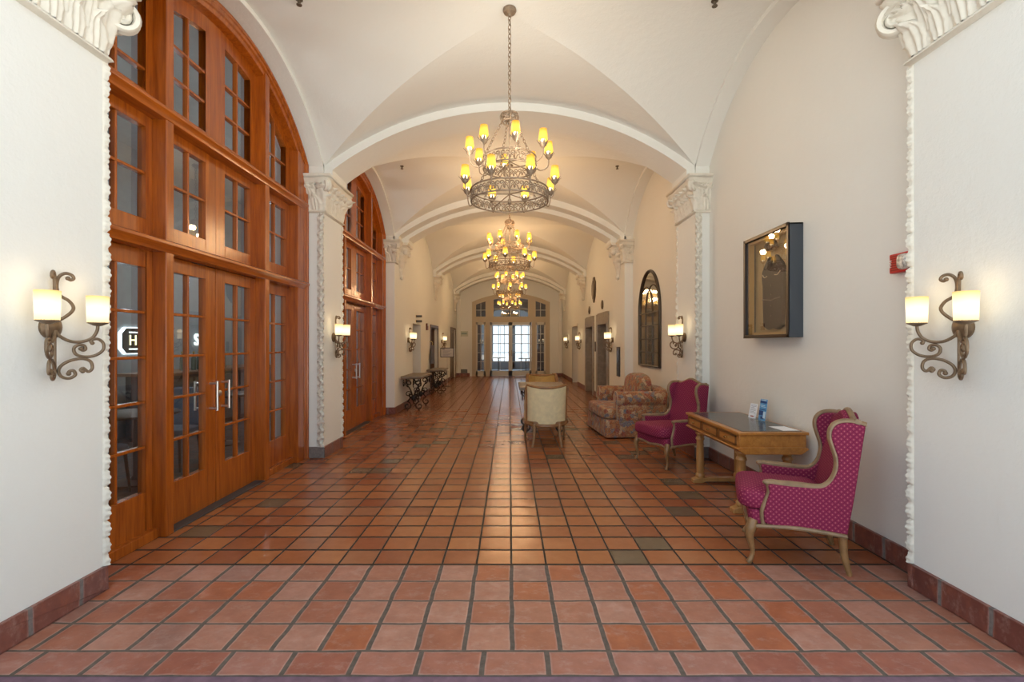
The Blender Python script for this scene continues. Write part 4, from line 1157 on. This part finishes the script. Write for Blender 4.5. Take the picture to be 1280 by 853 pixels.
def chandelier(loc):
    r = thing('chandelier', ch_lab[0], 'chandelier', loc, .12, 'two-tier iron chandeliers')
    mb = MB(); ring(mb, .365, 0, .108); mb.build('lower_ring', CIR, r)
    mb = MB(); ring(mb, .25, .31, .108); mb.build('upper_ring', CIR, r)
    mb = MB(); ring(mb, .072, .745, .075)
    for k in range(4):
        a = PI / 2 * k
        c_ = cr([(.072 * math.cos(a), .072 * math.sin(a), .70), (.085 * math.cos(a), .085 * math.sin(a), .76), (.05 * math.cos(a), .05 * math.sin(a), .80), (0, 0, .80)], 5)
        mb.tube(c_, .009, 6)
    mb.build('crown', CIR, r)
    mb = MB().tube([Vector((0, 0, -.04)), Vector((0, 0, .70))], .008, 8)
    mb.sup((0, 0, -.05), (.02, .02, .03), 1, 1, 12, 8)
    for k in range(4):
        a = PI / 2 * k + .4
        mb.tube([Vector((0, 0, .02)), Vector((.365 * math.cos(a), .365 * math.sin(a), -.035))], .005, 5)
        mb.tube([Vector((0, 0, .33)), Vector((.25 * math.cos(a), .25 * math.sin(a), .275))], .005, 5)
    mb.build('centre_rod', CIR, r)
    def chain(mb, p, q, link=.042, w=.0042):
        p, q = Vector(p), Vector(q); n = max(2, int((q - p).length / (link * .78)))
        d = (q - p).normalized(); s = d.orthogonal().normalized(); t_ = d.cross(s)
        for k in range(n):
            c_ = p + (q - p) * ((k + .5) / n); side = s if k % 2 else t_
            mb.tube([c_ + d * math.cos(2 * PI * i / 10) * link * .5 + side * math.sin(2 * PI * i / 10) * link * .27 for i in range(10)], w, 4, closed=True)
    for k in range(4):
        a = PI / 2 * k + .25
        mb = MB(); chain(mb, (.25 * math.cos(a), .25 * math.sin(a), .355), (.07 * math.cos(a), .07 * math.sin(a), .71)); mb.build('hanging_chain', CIR, r)
        mb = MB(); chain(mb, (.365 * math.cos(a + .4), .365 * math.sin(a + .4), .045), (.25 * math.cos(a + .4), .25 * math.sin(a + .4), .27)); mb.build('hanging_chain', CIR, r)
    top = ZC - loc[2] - .015
    mb = MB(); chain(mb, (0, 0, .80), (0, 0, top - .05), .055, .0055); mb.build('main_chain', CIR, r)
    MB().lathe([(0, top - .06), (.012, top - .06), (.02, top - .04), (.055, top - .025), (.065, top - .005), (.06, top + .02), (0, top + .02)], 24).build('ceiling_canopy', CIR, r)
    cup = MB()
    cup.lathe([(.006, -.02), (.014, -.01), (.03, .005), (.032, .012), (0, .012)], 12)
    for q in range(8):
        a = 2 * PI * q / 8
        P = []
        for t_ in range(5):
            f = t_ / 4; rr = .014 + .040 * f ** .8 + .016 * max(0, f - .6); w_ = .017 * (1 - f ** 1.6) + .001
            P.append([(rr * math.cos(a) - w_ * m_ * math.sin(a), rr * math.sin(a) + w_ * m_ * math.cos(a), -.005 + .052 * f + .004 * abs(m_)) for m_ in (-1, 0, 1)])
        cup.grid(P)
    first = None
    LP = bpy.data.lights.new('candle_light', 'POINT'); LP.energy = CH_E; LP.color = (1, .86, .66); LP.shadow_soft_size = .05
    for tier, (R0, z0, R1, z1, ph) in enumerate(((.365, -.02, .445, .075, .30), (.25, .29, .38, .385, .02))):
        for k in range(8):
            a = 2 * PI * k / 8 + ph
            c, s = math.cos(a), math.sin(a)
            mb = MB()
            pts = cr([(R0 * c, R0 * s, z0), ((R0 + .05) * c, (R0 + .05) * s, z0 - .03), ((R1 - .01) * c, (R1 - .01) * s, z0 + .01), (R1 * c, R1 * s, z1 - .01)], 4)
            mb.tube(pts, .0055, 6)
            mb.add([(v[0] + R1 * c, v[1] + R1 * s, v[2] + z1) for v in cup.v], cup.f)
            arm = mb.build('lamp_arm', CIR, r, weld=False)
            if first is None:
                s1 = MB().lathe([(.0, .012), (.018, .012), (.019, .062), (0, .062)], 12).build('candle_socket', BULB, arm)
                s2 = MB().lathe([(.042, .052), (.044, .053), (.034, .155), (.014, .162), (.012, .161), (.032, .153)], 20, caps=False).build('lamp_shade', SHC, arm, smooth=60)
                first = (s1, s2)
            else:
                s1, s2 = first[0].copy(), first[1].copy(); COL.objects.link(s1); COL.objects.link(s2); s1.parent = arm; s2.parent = arm
            s1.location = s2.location = (R1 * c, R1 * s, z1)
            if k % 2 == tier:
                o = bpy.data.objects.new('candle_light', LP); COL.objects.link(o); o.parent = r; o.location = (R1 * c, R1 * s, z1 + .20)
    return r
CH_E = 2.8
c0 = chandelier((0, BAYS[0].c - .08, 2.905))
LP2 = bpy.data.lights['candle_light'].copy(); LP2.energy = 6.3; LP2.color = (1, .64, .33)
for k in range(1, 4): dup(c0, (0, BAYS[k].c, 2.905), .12 + .2 * k, ch_lab[k])
for o in COL.objects:
    if o.type == 'LIGHT' and o.data.name == 'candle_light' and o.parent is not c0: o.data = LP2

# ------------------------------------------------------------------ display box with garment on the right recess wall
db = thing('display_box', 'dark framed glass display box holding a black waistcoat on the right wall above the desk', 'display box', (RXR, 4.785, 2.075), PI)
NAVY = simple('dark_blue_grey_frame', (.05, .06, .075), .35)
TAN = simple('tan_linen_backing', (.42, .30, .15), .8, var=.06, vscale=40)
bw, bh, bd = .415, .515, .13
mb = MB().box(0, bd, -bw, -bw + .018, -bh, bh).box(0, bd, bw - .018, bw, -bh, bh).box(0, bd, -bw, bw, -bh, -bh + .018).box(0, bd, -bw, bw, bh - .018, bh).box(0, .01, -bw, bw, -bh, bh)
mb.build('case', NAVY, db, bevel=.003)
mb = MB().box(bd - .006, bd + .008, -bw, -bw + .03, -bh, bh).box(bd - .006, bd + .008, bw - .03, bw, -bh, bh).box(bd - .006, bd + .008, -bw, bw, -bh, -bh + .03).box(bd - .006, bd + .008, -bw, bw, bh - .03, bh)
mb.build('front_frame', simple('dark_brown_frame', (.06, .035, .02), .3), db, bevel=.003)
mb = MB().box(.05, bd - .03, -bw + .03, -bw + .055, -bh + .03, bh - .03).box(.05, bd - .03, bw - .055, bw - .03, -bh + .03, bh - .03).box(.05, bd - .03, -bw + .03, bw - .03, -bh + .03, -bh + .055).box(.05, bd - .03, -bw + .03, bw - .03, bh - .055, bh - .03)
mb.build('gold_fillet', simple('gold_wood_fillet', (.45, .27, .10), .35), db, smooth=0)
MB().box(.010, .018, -bw + .018, bw - .018, -bh + .018, bh - .018).build('backing', TAN, db, smooth=0)
MB().add([(bd - .008, -bw + .02, -bh + .02), (bd - .008, bw - .02, -bh + .02), (bd - .008, bw - .02, bh - .02), (bd - .008, -bw + .02, bh - .02)], [(0, 1, 2, 3)]).build('glass_pane', glass('display_glass', (.95, .95, .95), .13), db, smooth=0)
# the waistcoat is pinned inside: a thing of its own
vt = thing('waistcoat', 'black garment hanging inside the framed display box', 'garment', (RXR - .019, 4.785, 2.075), PI)
BLKF = simple('black_wool', (.028, .028, .030), .8, bump=.2, bscale=200)
out = [(x_, z_ * .92 - .035) for x_, z_ in [(-.17, -.40), (-.185, -.2), (-.19, .05), (-.205, .12), (-.20, .20), (-.15, .27), (-.085, .33), (-.06, .36), (-.02, .24), (.02, .24), (.06, .36), (.085, .33), (.15, .27), (.20, .20), (.205, .12), (.19, .05), (.185, -.2), (.17, -.40), (.09, -.435), (0, -.42), (-.09, -.435)]]
MB().prism(out, lambda p, k: ((.0, .042)[k], p[0] * (1 - .05 * k), p[1])).build('body', BLKF, vt, bevel=.012, smooth=50)
mb = MB().tube([Vector((.046, -.17, -.13)), Vector((.05, -.05, -.14)), Vector((.05, .0, -.15)), Vector((.05, .06, -.14)), Vector((.046, .17, -.13))], .006, 6)
for z in (.0, -.09, -.2, -.3): mb.lathe([(0, .042), (.009, .044), (.009, .05), (0, .052)], 10, (0, .0, z), 'x')
mb.build('button', simple('dark_button', (.07, .06, .05), .3), vt)
mb = MB()
for s in (-1, 1):
    mb.tube(cr([(.047, s * .16, .12), (.052, s * .12, .09), (.052, s * .07, .095)], 5), .004, 6)
mb.build('watch_chain', simple('pale_metal', (.6, .55, .42), .3, .8), vt)
vc = thing('cap', 'black cap mounted above the garment inside the display box', 'cap', (RXR - .019, 4.785, 2.465), PI)
MB().sup((.048, 0, .0), (.035, .11, .045), 1, 1, 20, 12).build('crown', BLKF, vc)
MB().sup((.048, 0, -.03), (.04, .15, .011), 1, 1, 20, 8).build('brim', BLKF, vc)

# ------------------------------------------------------------------ fire alarm strobe
RED = simple('alarm_red', (.52, .018, .016), .35)
fa = thing('fire_alarm', 'red fire alarm strobe on the right recess wall beside the carved border', 'fire alarm', (RXR, 3.225, 2.04), PI)
MB().box(0, .045, -.10, .10, -.065, .065).build('housing', RED, fa, bevel=.008, segs=3)
mb = MB()
for i in range(7): mb.box(.044, .047, -.085 + (0), -.02 - 0, -.05 + i * .0155, -.042 + i * .0155)
mb.xf(lambda x, y, z: (x, -y - .0, z)) if False else None
mb.xf(lambda x, y, z: (x, -(y + .0), z)).xf(lambda x, y, z: (x, -y, z)).build('sounder_slot', simple('alarm_dark_red', (.25, .01, .01), .5), fa, smooth=0)
MB().sup((.045, .035, 0), (.035, .042, .052), .6, .5, 24, 14).build('strobe_lens', simple('strobe_clear', (.62, .60, .56), .12, .3, var=.5, vscale=60, bump=.8, bscale=120), fa)
letter('FIRE', .030, (.0475, -.086, 0), simple('alarm_letter_white', (.8, .75, .7), .5), fa, rot=(PI / 2, -PI / 2, PI / 2), ext=.0006)

# ------------------------------------------------------------------ arched mirror
mr = thing('arched_mirror', 'tall arched mirror with dark leaded bars on the right recess wall above the loveseat', 'mirror', (RXR, 9.13, 0), PI)
DKF = simple('dark_bronze_frame', (.075, .058, .042), .4, .4)
mw, mz0, msp, mz1 = .66, 1.09, 2.08, 2.86
def marc(w, z1): return [(w * math.cos(PI * i / 32), msp + (z1 - msp) * math.sin(PI * i / 32)) for i in range(33)]
poly = [(-mw, mz0), (mw, mz0)] + marc(mw, mz1)
MB().prism(poly, lambda p, k: ((.0, .018)[k], p[0], p[1])).build('glass_plate', simple('mirror_silver', (.56, .55, .53), .05, 1), mr, smooth=0)
pts = [Vector((.022, p[0], p[1])) for p in poly]
mb = MB().tube(pts, .032, 8, closed=True, sq=.8); mb.build('frame', DKF, mr, smooth=50)
mb = MB()
for y in (-.22, .22): mb.box(.016, .030, y - .009, y + .009, mz0, msp)
for z in (1.34, 1.59, 1.84, msp): mb.box(.016, .030, -mw, mw, z - .009, z + .009)
for yc, w in ((-.22, .44), (.22, .44), (0, .23)):
    hgt = .50 if w == .44 else .42
    sp = [Vector((.023, yc + w * math.cos(PI * i / 20), msp + hgt * math.sin(PI * i / 20))) for i in range(21)]
    sp = [p for p in sp if (p.y / mw) ** 2 + ((p.z - msp) / (mz1 - msp)) ** 2 < 1]
    mb.tube(sp, .009, 5)
mb.build('glazing_bar', DKF, mr)

# ------------------------------------------------------------------ elevators, doorways and plaques on the right wall
DOORG = simple('elevator_door_grey', (.36, .34, .30), .35, .3)
DOORB = simple('elevator_door_brown', (.20, .10, .05), .4)
for i, ((h0, h1), words, (o0, o1)) in enumerate(zip(ELEV, ('nearer', 'farther'), ((12.0, 13.7), (14.1, 15.72)))):
    e = thing(f'door_{3 + i}', f'{words} elevator doorway with a stone surround on the right wall', 'elevator door', (0, 0, 0), kind='structure')
    mb = MB().box(A - .03, A + .30, o0, h0, 0, 2.31).box(A - .03, A + .30, h1, o1, 0, 2.31).box(A - .03, A + .30, h0, h1, 2.01, 2.31)
    mb.build('surround', STONE, e, smooth=0, bevel=.012)
    mid = (h0 + h1) / 2
    MB().box(A + .34, A + .38, h0, mid - .004, 0, 2.02).build('door_panel', DOORB, e, smooth=0, bevel=.004)
    MB().box(A + .34, A + .38, mid + .004, h1, 0, 2.02).build('door_panel', DOORB, e, smooth=0, bevel=.004)
PLQ = simple('dark_bronze_plaque', (.085, .055, .032), .45, .3)
pq = thing('wall_plaque', 'tall dark shield-shaped plaque high on the right wall between the elevators', 'plaque', (A, 14.08, 3.05), PI)
sh = [(0, -.37), (-.20, -.20), (-.26, .0), (-.24, .22), (-.12, .30), (-.08, .37), (.08, .37), (.12, .30), (.24, .22), (.26, .0), (.20, -.20)]
MB().prism(sh, lambda p, k: ((0, .04)[k], p[0] * 1.05, p[1])).build('shield', PLQ, pq, bevel=.01)
MB().prism([(x * .72, z * .72) for x, z in sh], lambda p, k: ((.04, .06)[k], p[0] * 1.05, p[1])).build('raised_centre', PLQ, pq, bevel=.01)
for y, words in ((12.85, 'nearer'), (14.93, 'farther')):
    q = thing('floor_indicator', f'small dark oval floor indicator above the {words} elevator', 'indicator', (A, y, 2.53), PI)
    MB().lathe([(0, 0), (.12, 0), (.12, .025), (.09, .035), (0, .035)], 24, (0, 0, 0), 'x').build('dial', PLQ, q)
cp = thing('mounted_call_panel', 'slim dark elevator call panel between the two elevator doorways', 'panel', (A, 13.9, 1.42), PI)
MB().box(0, .02, -.06, .06, -.14, .14).build('plate', PLQ, cp, bevel=.004)
for z in (-.04, .04): MB().lathe([(0, .02), (.014, .02), (.014, .026), (0, .028)], 12, (0, 0, z), 'x').build('call_button', BRASS, cp)
np_ = thing('notice_board', 'dark framed narrow panel low on the right wall past the farther pier', 'panel', (A, 10.93, 1.10), PI)
MB().box(0, .03, -.13, .13, -.33, .33).build('frame', DARK, np_, bevel=.005)
MB().box(.03, .033, -.10, .10, -.30, .30).build('face', simple('dark_glass_face', (.10, .10, .11), .15), np_, smooth=0)
d5 = thing('door_5', 'white panelled doorway beyond the elevators on the right wall', 'door', (0, 0, 0), kind='structure')
MB().box(A - .02, A + .02, 17.42, 17.5, 0, 2.22).box(A - .02, A + .02, 19.0, 19.08, 0, 2.22).box(A - .02, A + .02, 17.42, 19.08, 2.15, 2.22).build('frame', PL, d5, bevel=.004)

# ------------------------------------------------------------------ doorways and small things on the left wall
DBR = wood('dark_brown_door', (.075, .038, .020), (.13, .065, .032), .4)
def frame_y(mb, y0, y1, z1, w=.08): mb.box(-A - .02, -A + .02, y0 - w, y0, 0, z1 + w).box(-A - .02, -A + .02, y1, y1 + w, 0, z1 + w).box(-A - .02, -A + .02, y0, y1, z1, z1 + w)
d6 = thing('door_6', 'open doorway with dark brown frame on the left wall behind the farther console', 'door', (0, 0, 0), kind='structure')
mb = MB(); frame_y(mb, 15.1, 16.6, 2.02); mb.build('frame', DBR, d6, bevel=.004)
MB().box(-3.05, -2.55, 16.53, 16.58, 0.01, 2.0).build('door_leaf', DBR, d6, bevel=.004)
d7 = thing('door_7', 'closed dark brown door near the far end of the left wall', 'door', (0, 0, 0), kind='structure')
mb = MB(); frame_y(mb, 20.2, 22.0, 2.12); mb.build('frame', DBR, d7, bevel=.004)
lf = MB().box(-2.56, -2.50, 20.2, 22.0, 0.01, 2.12).build('door_leaf', DBR, d7, bevel=.004)
mb = MB()
for (a, c) in ((20.35, 21.0), (21.2, 21.85)):
    for (z0, z1) in ((.2, .95), (1.1, 1.95)): mb.box(-2.50, -2.485, a, c, z0, z1)
mb.build('raised_panel', DBR, lf, bevel=.01)
MB().lathe([(0, -2.5), (.012, -2.5), (.012, -2.46), (.028, -2.45), (.028, -2.43), (0, -2.42)], 14, (0, 21.1, 1.02), 'x').build('knob', BRASS, lf)
NPL = simple('dark_nameplate', (.06, .05, .045), .4)
for z, words in ((2.22, 'upper'), (2.09, 'lower')):
    q = thing('projecting_sign', f'{words} of two small dark projecting plates above the white left doorway', 'sign', (-A, 12.75, z), 0)
    MB().box(0, .16, -.012, .012, -.028, .028).build('plate', NPL, q, bevel=.003)
    MB().box(0, .012, -.03, .03, -.035, .035).build('bracket', BRASS, q, bevel=.002)
st = thing('mounted_alarm', 'small white and brown alarm strobe on the left wall between the doorways', 'fire alarm', (-A, 14.35, 2.0), 0)
MB().box(0, .05, -.08, .08, -.10, .10).build('housing', simple('strobe_brown', (.16, .05, .035), .4), st, bevel=.008)
MB().sup((.05, 0, .05), (.03, .06, .035), .5, .5, 16, 10).build('strobe_lens', simple('strobe_white', (.8, .8, .78), .3), st)
gm = thing('hanging_coat', 'dark grey cloth hanging on the wall beside the dark doorway', 'coat', (-A, 14.93, 0), 0)
CLO = simple('grey_cloth', (.13, .125, .15), .85, var=.15, vscale=6)
P = []
for j in range(21):
    v = j / 20; z = 1.46 - .56 * v; row = []
    w = .05 + .10 * min(1, v * 2.2) ** .7
    for i in range(24):
        a = 2 * PI * i / 24
        row.append((.09 + (.035 + .03 * v) * math.cos(a) * (1 + .12 * math.cos(5 * a)), w * math.sin(a) * (1 + .08 * math.cos(4 * a + 1)), z))
    P.append(row)
mb = MB().grid(P, cv=True); mb.add(P[0], [tuple(range(24))]); mb.add(P[-1], [tuple(range(24))])
mb.build('cloth', CLO, gm, smooth=60)
MB().tube(cr([(0, 0, 1.56), (.06, 0, 1.57), (.09, 0, 1.53), (.09, 0, 1.44)], 5), .009, 6).build('hook', BRASS, gm)
ss = thing('notice_stand', 'black framed notice on a slim stand before the left wall under a sconce', 'sign stand', (-2.20, 17.2, 0), 0)
MB().box(-.24, .24, -.012, .012, 1.02, 1.36).build('frame', DARK, ss, bevel=.005)
MB().box(-.215, .215, -.016, -.0125, 1.045, 1.335).build('notice_sheet', simple('notice_paper', (.62, .60, .58), .6), ss, smooth=0)
mb = MB()
for i in range(6): mb.box(-.16, .16 - .06 * (i % 3), -.018, -.0165, 1.27 - i * .038, 1.282 - i * .038)
mb.box(-.18, -.09, -.018, -.0165, 1.295, 1.325)
mb.build('printed_line', INK, ss, smooth=0)
MB().tube([Vector((0, .0, .03)), Vector((0, 0, 1.02))], .012, 10).build('pole', STEEL, ss)
MB().lathe([(0, 0), (.16, 0), (.16, .012), (.03, .03), (0, .03)], 24).build('base', DARK, ss)

# ------------------------------------------------------------------ end wall doors
d8 = thing('door_8', 'cream painted arched doorway with double glass doors on the end wall', 'door', (0, 0, 0), kind='structure')
Y0, Y1 = EY - .02, EY + .10
def ez(y): return 1.5 + (430 - y) * EY / 610
def ex(x): return (x - 637) * EY / 610
CB = simple('cream_door_frame', (.50, .42, .30), .45)
mb = MB()
xs2 = [DX0 + (DX1 - DX0) * i / 28 for i in range(29)]
GLS = [(614.5, 661.6)]
def end_fill(mb, xa, xb, zb, ztf, y0=Y0, y1=Y1, n=10):
    mb.grid([[(x, y0, zb), (x, y1, zb), (x, y1, ztf(x)), (x, y0, ztf(x))] for x in [xa + (xb - xa) * i / n for i in range(n + 1)]], cv=True)
    for x in (xa, xb): mb.add([(x, y0, zb), (x, y1, zb), (x, y1, ztf(x)), (x, y0, ztf(x))], [(0, 1, 2, 3)])
uprights = [(DX0, ex(595)), (ex(607), ex(612.4)), (ex(664.4), ex(669.5)), (ex(682), DX1)]
for xa, xb in uprights: end_fill(mb, xa, xb, 0, zend)
for (xa, xb) in ((ex(595), ex(607)), (ex(612.4), ex(664.4)), (ex(669.5), ex(682))): end_fill(mb, xa, xb, 2.50, lambda x: 2.76, Y0 + .004, Y1 - .002)
top_in = lambda x: zend(x) - .20
mb.grid([[(x, Y0 - .012, top_in(x)), (x, Y1 - .01, top_in(x)), (x, Y1 - .01, zend(x) + .01), (x, Y0 - .012, zend(x) + .01)] for x in xs2], cv=True)
for (xa, xb) in ((ex(612.4), ex(617)), (ex(660), ex(664.4))): end_fill(mb, xa, xb, 2.76, lambda x: zend(x) - .1, Y0 + .006, Y1 - .004)
mb.build('frame', CB, d8, smooth=30, weld=False)
WBAR = simple('white_glazing_bar', (.62, .58, .50), .45)
DIMG = glass('dim_glass', (.5, .45, .42), .10)
for xa, xb in ((595, 607), (669.5, 682)):
    a, c = ex(xa), ex(xb)
    mb = MB().box(a, a + .07, Y0 + .02, Y1, 0, 2.5).box(c - .07, c, Y0 + .02, Y1, 0, 2.5).box(a, c, Y0 + .02, Y1, 0, .24).box(a, c, Y0 + .02, Y1, 2.38, 2.5)
    for i in range(1, 5): mb.box(a + .07, c - .07, Y0 + .04, Y1 - .03, .24 + 2.14 * i / 5 - .012, .24 + 2.14 * i / 5 + .012)
    mb.box((a + c) / 2 - .012, (a + c) / 2 + .012, Y0 + .04, Y1 - .03, .24, 2.38)
    s = mb.build('sidelight', WBAR, d8, smooth=0)
    MB().add([(a + .07, Y0 + .06, .24), (c - .07, Y0 + .06, .24), (c - .07, Y0 + .06, 2.38), (a + .07, Y0 + .06, 2.38)], [(0, 1, 2, 3)]).build('pane', DIMG, s, smooth=0)
    mb = MB().box((a + c) / 2 - .012, (a + c) / 2 + .012, Y0 + .04, Y1 - .03, 2.76, top_in((a + c) / 2)).box(a, c, Y0 + .04, Y1 - .03, 3.05, 3.075)
    s = mb.build('top_light', WBAR, d8, smooth=0)
    pl = [(a, 2.76), (c, 2.76)] + [(c + (a - c) * q / 6, top_in(c + (a - c) * q / 6)) for q in range(7)]; MB().add([(p[0], Y0 + .06, p[1]) for p in pl], [tuple(range(len(pl)))]).build('pane', DIMG, s, smooth=0)
a, c = ex(617), ex(660)
mb = MB()
for q in (1, 2, 3): xx = a + (c - a) * q / 4; mb.box(xx - .012, xx + .012, Y0 + .04, Y1 - .03, 2.76, top_in(xx))
mb.box(a, c, Y0 + .04, Y1 - .03, 3.10, 3.125)
s = mb.build('top_light', WBAR, d8, smooth=0)
pl = [(a, 2.76), (c, 2.76)] + [(c + (a - c) * q / 10, top_in(c + (a - c) * q / 10)) for q in range(11)]; MB().add([(p[0], Y0 + .06, p[1]) for p in pl], [tuple(range(len(pl)))]).build('pane', DIMG, s, smooth=0)
CLG = glass('door_glass', (.93, .96, .98), .06)
for (xa, xb) in ((612.6, 637.9), (638.1, 664.2)):
    a, c = ex(xa), ex(xb)
    mb = MB().box(a, a + .085, Y0 + .02, Y1 - .04, .01, 2.5).box(c - .085, c, Y0 + .02, Y1 - .04, .01, 2.5).box(a, c, Y0 + .02, Y1 - .04, .01, .25).box(a, c, Y0 + .02, Y1 - .04, 2.36, 2.5)
    for i in range(1, 5): mb.box(a + .085, c - .085, Y0 + .03, Y1 - .05, .25 + 2.11 * i / 5 - .010, .25 + 2.11 * i / 5 + .010)
    mb.box((a + c) / 2 - .010, (a + c) / 2 + .010, Y0 + .03, Y1 - .05, .25, 2.36)
    l = mb.build('door_leaf', simple('pale_grey_door', (.60, .62, .62), .4) if xa < 620 else bpy.data.materials['pale_grey_door'], d8, smooth=0)
    MB().add([(a + .085, Y0 + .04, .25), (c - .085, Y0 + .04, .25), (c - .085, Y0 + .04, 2.36), (a + .085, Y0 + .04, 2.36)], [(0, 1, 2, 3)]).build('pane', CLG, l, smooth=0)
    hx = c - .05 if xa < 620 else a + .05
    MB().tube([(hx, Y0 + .02, .95), (hx, Y0 - .05, .95), (hx, Y0 - .05, 1.2), (hx, Y0 + .02, 1.2)], .011, 8).build('handle', BRASS, l)
tw = MB()
for x0, x1 in ((DX0 - .10, DX0), (DX1, DX1 + .10)): tw.box(x0, x1, EY - .05, EY + .01, 0, 3.45)
tw.grid([[(cxe + (x - cxe) * s_, y, zz) for (s_, y, zz) in ((1.0, EY - .05, zend(x)), (1.055, EY - .05, zend(x) + .10), (1.055, EY + .01, zend(x) + .10), (1.0, EY + .01, zend(x)))] for x in xs], cv=True)
struct(tw.build('trim_casing', PL, smooth=30, weld=False), 'cream plaster casing around the arched end doorway', 'trim')
tw = MB()
for x0, x1 in ((-2.42, -2.28), (2.28, 2.42)): tw.box(x0, x1, EY - .07, EY + .01, 0.145, 4.0)
struct(tw.build('trim_pilaster', PL, smooth=0, bevel=.006), 'flat cream pilasters at the corners of the end wall', 'trim')
exs = thing('wall_sign', 'small pale green and white sign on the end wall left of the doorway', 'sign', (ex(580.5), EY - .002, ez(417.5)))
MB().box(-.17, .17, -.02, 0, -.12, .12).build('panel', simple('sign_pale', (.55, .58, .50), .5), exs, bevel=.004)
MB().box(-.14, .12, -.023, -.02, -.03, .055).build('green_band', simple('sign_green_grey', (.28, .36, .32), .5), exs, smooth=0)
vg = thing('wall_vent', 'small dark grey wall vent low on the end wall beside the left baseboard', 'vent', (ex(580.2), EY - .001, ez(464.5)))
MB().box(-.15, .15, -.02, 0, -.10, .10).build('frame', simple('vent_grey', (.12, .13, .13), .5), vg, bevel=.004)
mb = MB()
for i in range(6): mb.box(-.13, .13, -.026, -.02, -.082 + i * .029, -.066 + i * .029)
mb.build('slat', simple('vent_slat', (.24, .25, .24), .5), vg, smooth=0)

# ------------------------------------------------------------------ lobby beyond the end doors
lb = MB()
lb.box(-4.2, -4.0, EY + .25, 29.2, -.1, 4.2); lb.box(4.0, 4.2, EY + .25, 29.2, -.1, 4.2); lb.box(-4.2, 4.2, EY + .2, 29.2, 4.0, 4.2)
lb.box(-4.2, -1.0, 29.0, 29.2, 0, 4.2); lb.box(1.5, 4.2, 29.0, 29.2, 0, 4.2); lb.box(-1.0, 1.5, 29.0, 29.2, 3.1, 4.2); lb.box(-1.0, 1.5, 29.0, 29.2, 0, .45); lb.box(.02, .32, 29.0, 29.2, 0, 4.2)
struct(lb.build('wall_lobby', simple('lobby_grey', (.30, .30, .31), .7)), 'grey walls of the lobby beyond the end doors', 'wall')
struct(MB().box(-4.2, 4.2, EY + .1, 29.2, -.12, -.003).build('floor_lobby', simple('lobby_floor', (.10, .14, .19), .22)), 'blue-grey polished lobby floor beyond the end doors', 'floor')
wnd = thing('window_3', 'bright window pair with dark bars in the lobby beyond the end doors', 'window', (0, 0, 0), kind='structure')
mb = MB()
for x0, x1 in ((-1.0, .02), (.32, 1.5)):
    for i in range(4): xx = x0 + (x1 - x0) * i / 3; mb.box(xx - .018, xx + .018, 29.06, 29.12, .45, 3.1)
    for i in range(6): zz = .45 + 2.65 * i / 5; mb.box(x0, x1, 29.06, 29.12, zz - .018, zz + .018)
mb.build('glazing_bar', DARK, wnd, smooth=0)
for (x, y, lab) in ((.35, 25.4, 'dark round table in the lobby seen through the right end door'), (-1.1, 26.5, 'dark round table in the lobby seen through the left end door')):
    rtable(x + .5, y, lab)

# ------------------------------------------------------------------ sprinklers
sp0 = None
for (x, y, lab) in ((-1.94, 4.50, 'small sprinkler head on the nearest vault, left of the chandelier'), (1.90, 4.52, 'small sprinkler head on the nearest vault, right of the chandelier'), (-1.93, 8.75, 'small sprinkler head on the second vault, left side'), (1.93, 8.75, 'small sprinkler head on the second vault, right side')):
    b = BAYS[0] if y < 6 else BAYS[1]
    z = max(zlong(x), b.z(y))
    if sp0 is None:
        sp0 = thing('ceiling_sprinkler', lab, 'sprinkler', (x, y, z), 0, 'ceiling sprinklers')
        MB().lathe([(0, .01), (.032, .01), (.032, -.008), (.014, -.014), (.012, -.045), (0, -.045)], 16).build('body', simple('sprinkler_bronze', (.14, .11, .08), .4, .5), sp0)
        MB().lathe([(0, -.052), (.026, -.050), (.024, -.056), (0, -.058)], 16).build('deflector', bpy.data.materials['sprinkler_bronze'], sp0)
    else: dup(sp0, (x, y, z), 0, lab)

# ------------------------------------------------------------------ light
W = bpy.data.worlds.new('daylight'); SC.world = W; W.use_nodes = True
nt = W.node_tree; nt.nodes.clear()
bg = nt.nodes.new('ShaderNodeBackground'); ow = nt.nodes.new('ShaderNodeOutputWorld')
bg.inputs[0].default_value = (.77, .90, 1.0, 1); bg.inputs[1].default_value = WORLD_S = 0.95
nt.links.new(bg.outputs[0], ow.inputs[0])

sun = bpy.data.lights.new('sun', 'SUN'); sun.energy = 13.0; sun.angle = math.radians(.6); sun.color = (1, .96, .88)
so = bpy.data.objects.new('sun', sun); COL.objects.link(so)
so.rotation_euler = Vector((.35, .55, .85)).normalized().to_track_quat('Z', 'Y').to_euler()     # high behind the building: lights the terrace, not the hall

# ------------------------------------------------------------------ camera
cam = bpy.data.cameras.new('camera'); co = bpy.data.objects.new('camera', cam); COL.objects.link(co)
co.location = (0, 0, 1.5); co.rotation_euler = (PI / 2, 0, 0)
cam.sensor_width = 36; cam.lens = 610 / 1280 * 36; cam.sensor_fit = 'HORIZONTAL'
cam.shift_x = 3 / 1280; cam.shift_y = 3.5 / 1280
cam.clip_start = .05; cam.clip_end = 200
SC.camera = co
SC.view_settings.view_transform = 'Standard'; SC.view_settings.look = 'None'
SC.view_settings.gamma = 1; SC.view_settings.use_curve_mapping = False
SC.view_settings.exposure = 0.75
SC.cycles.use_denoising = True
SC.cycles.denoising_prefilter = 'ACCURATE'; SC.cycles.use_adaptive_sampling = False
SC.cycles.max_bounces = 10; SC.cycles.diffuse_bounces = 6; SC.cycles.transparent_max_bounces = 24; SC.cycles.sample_clamp_indirect = 6
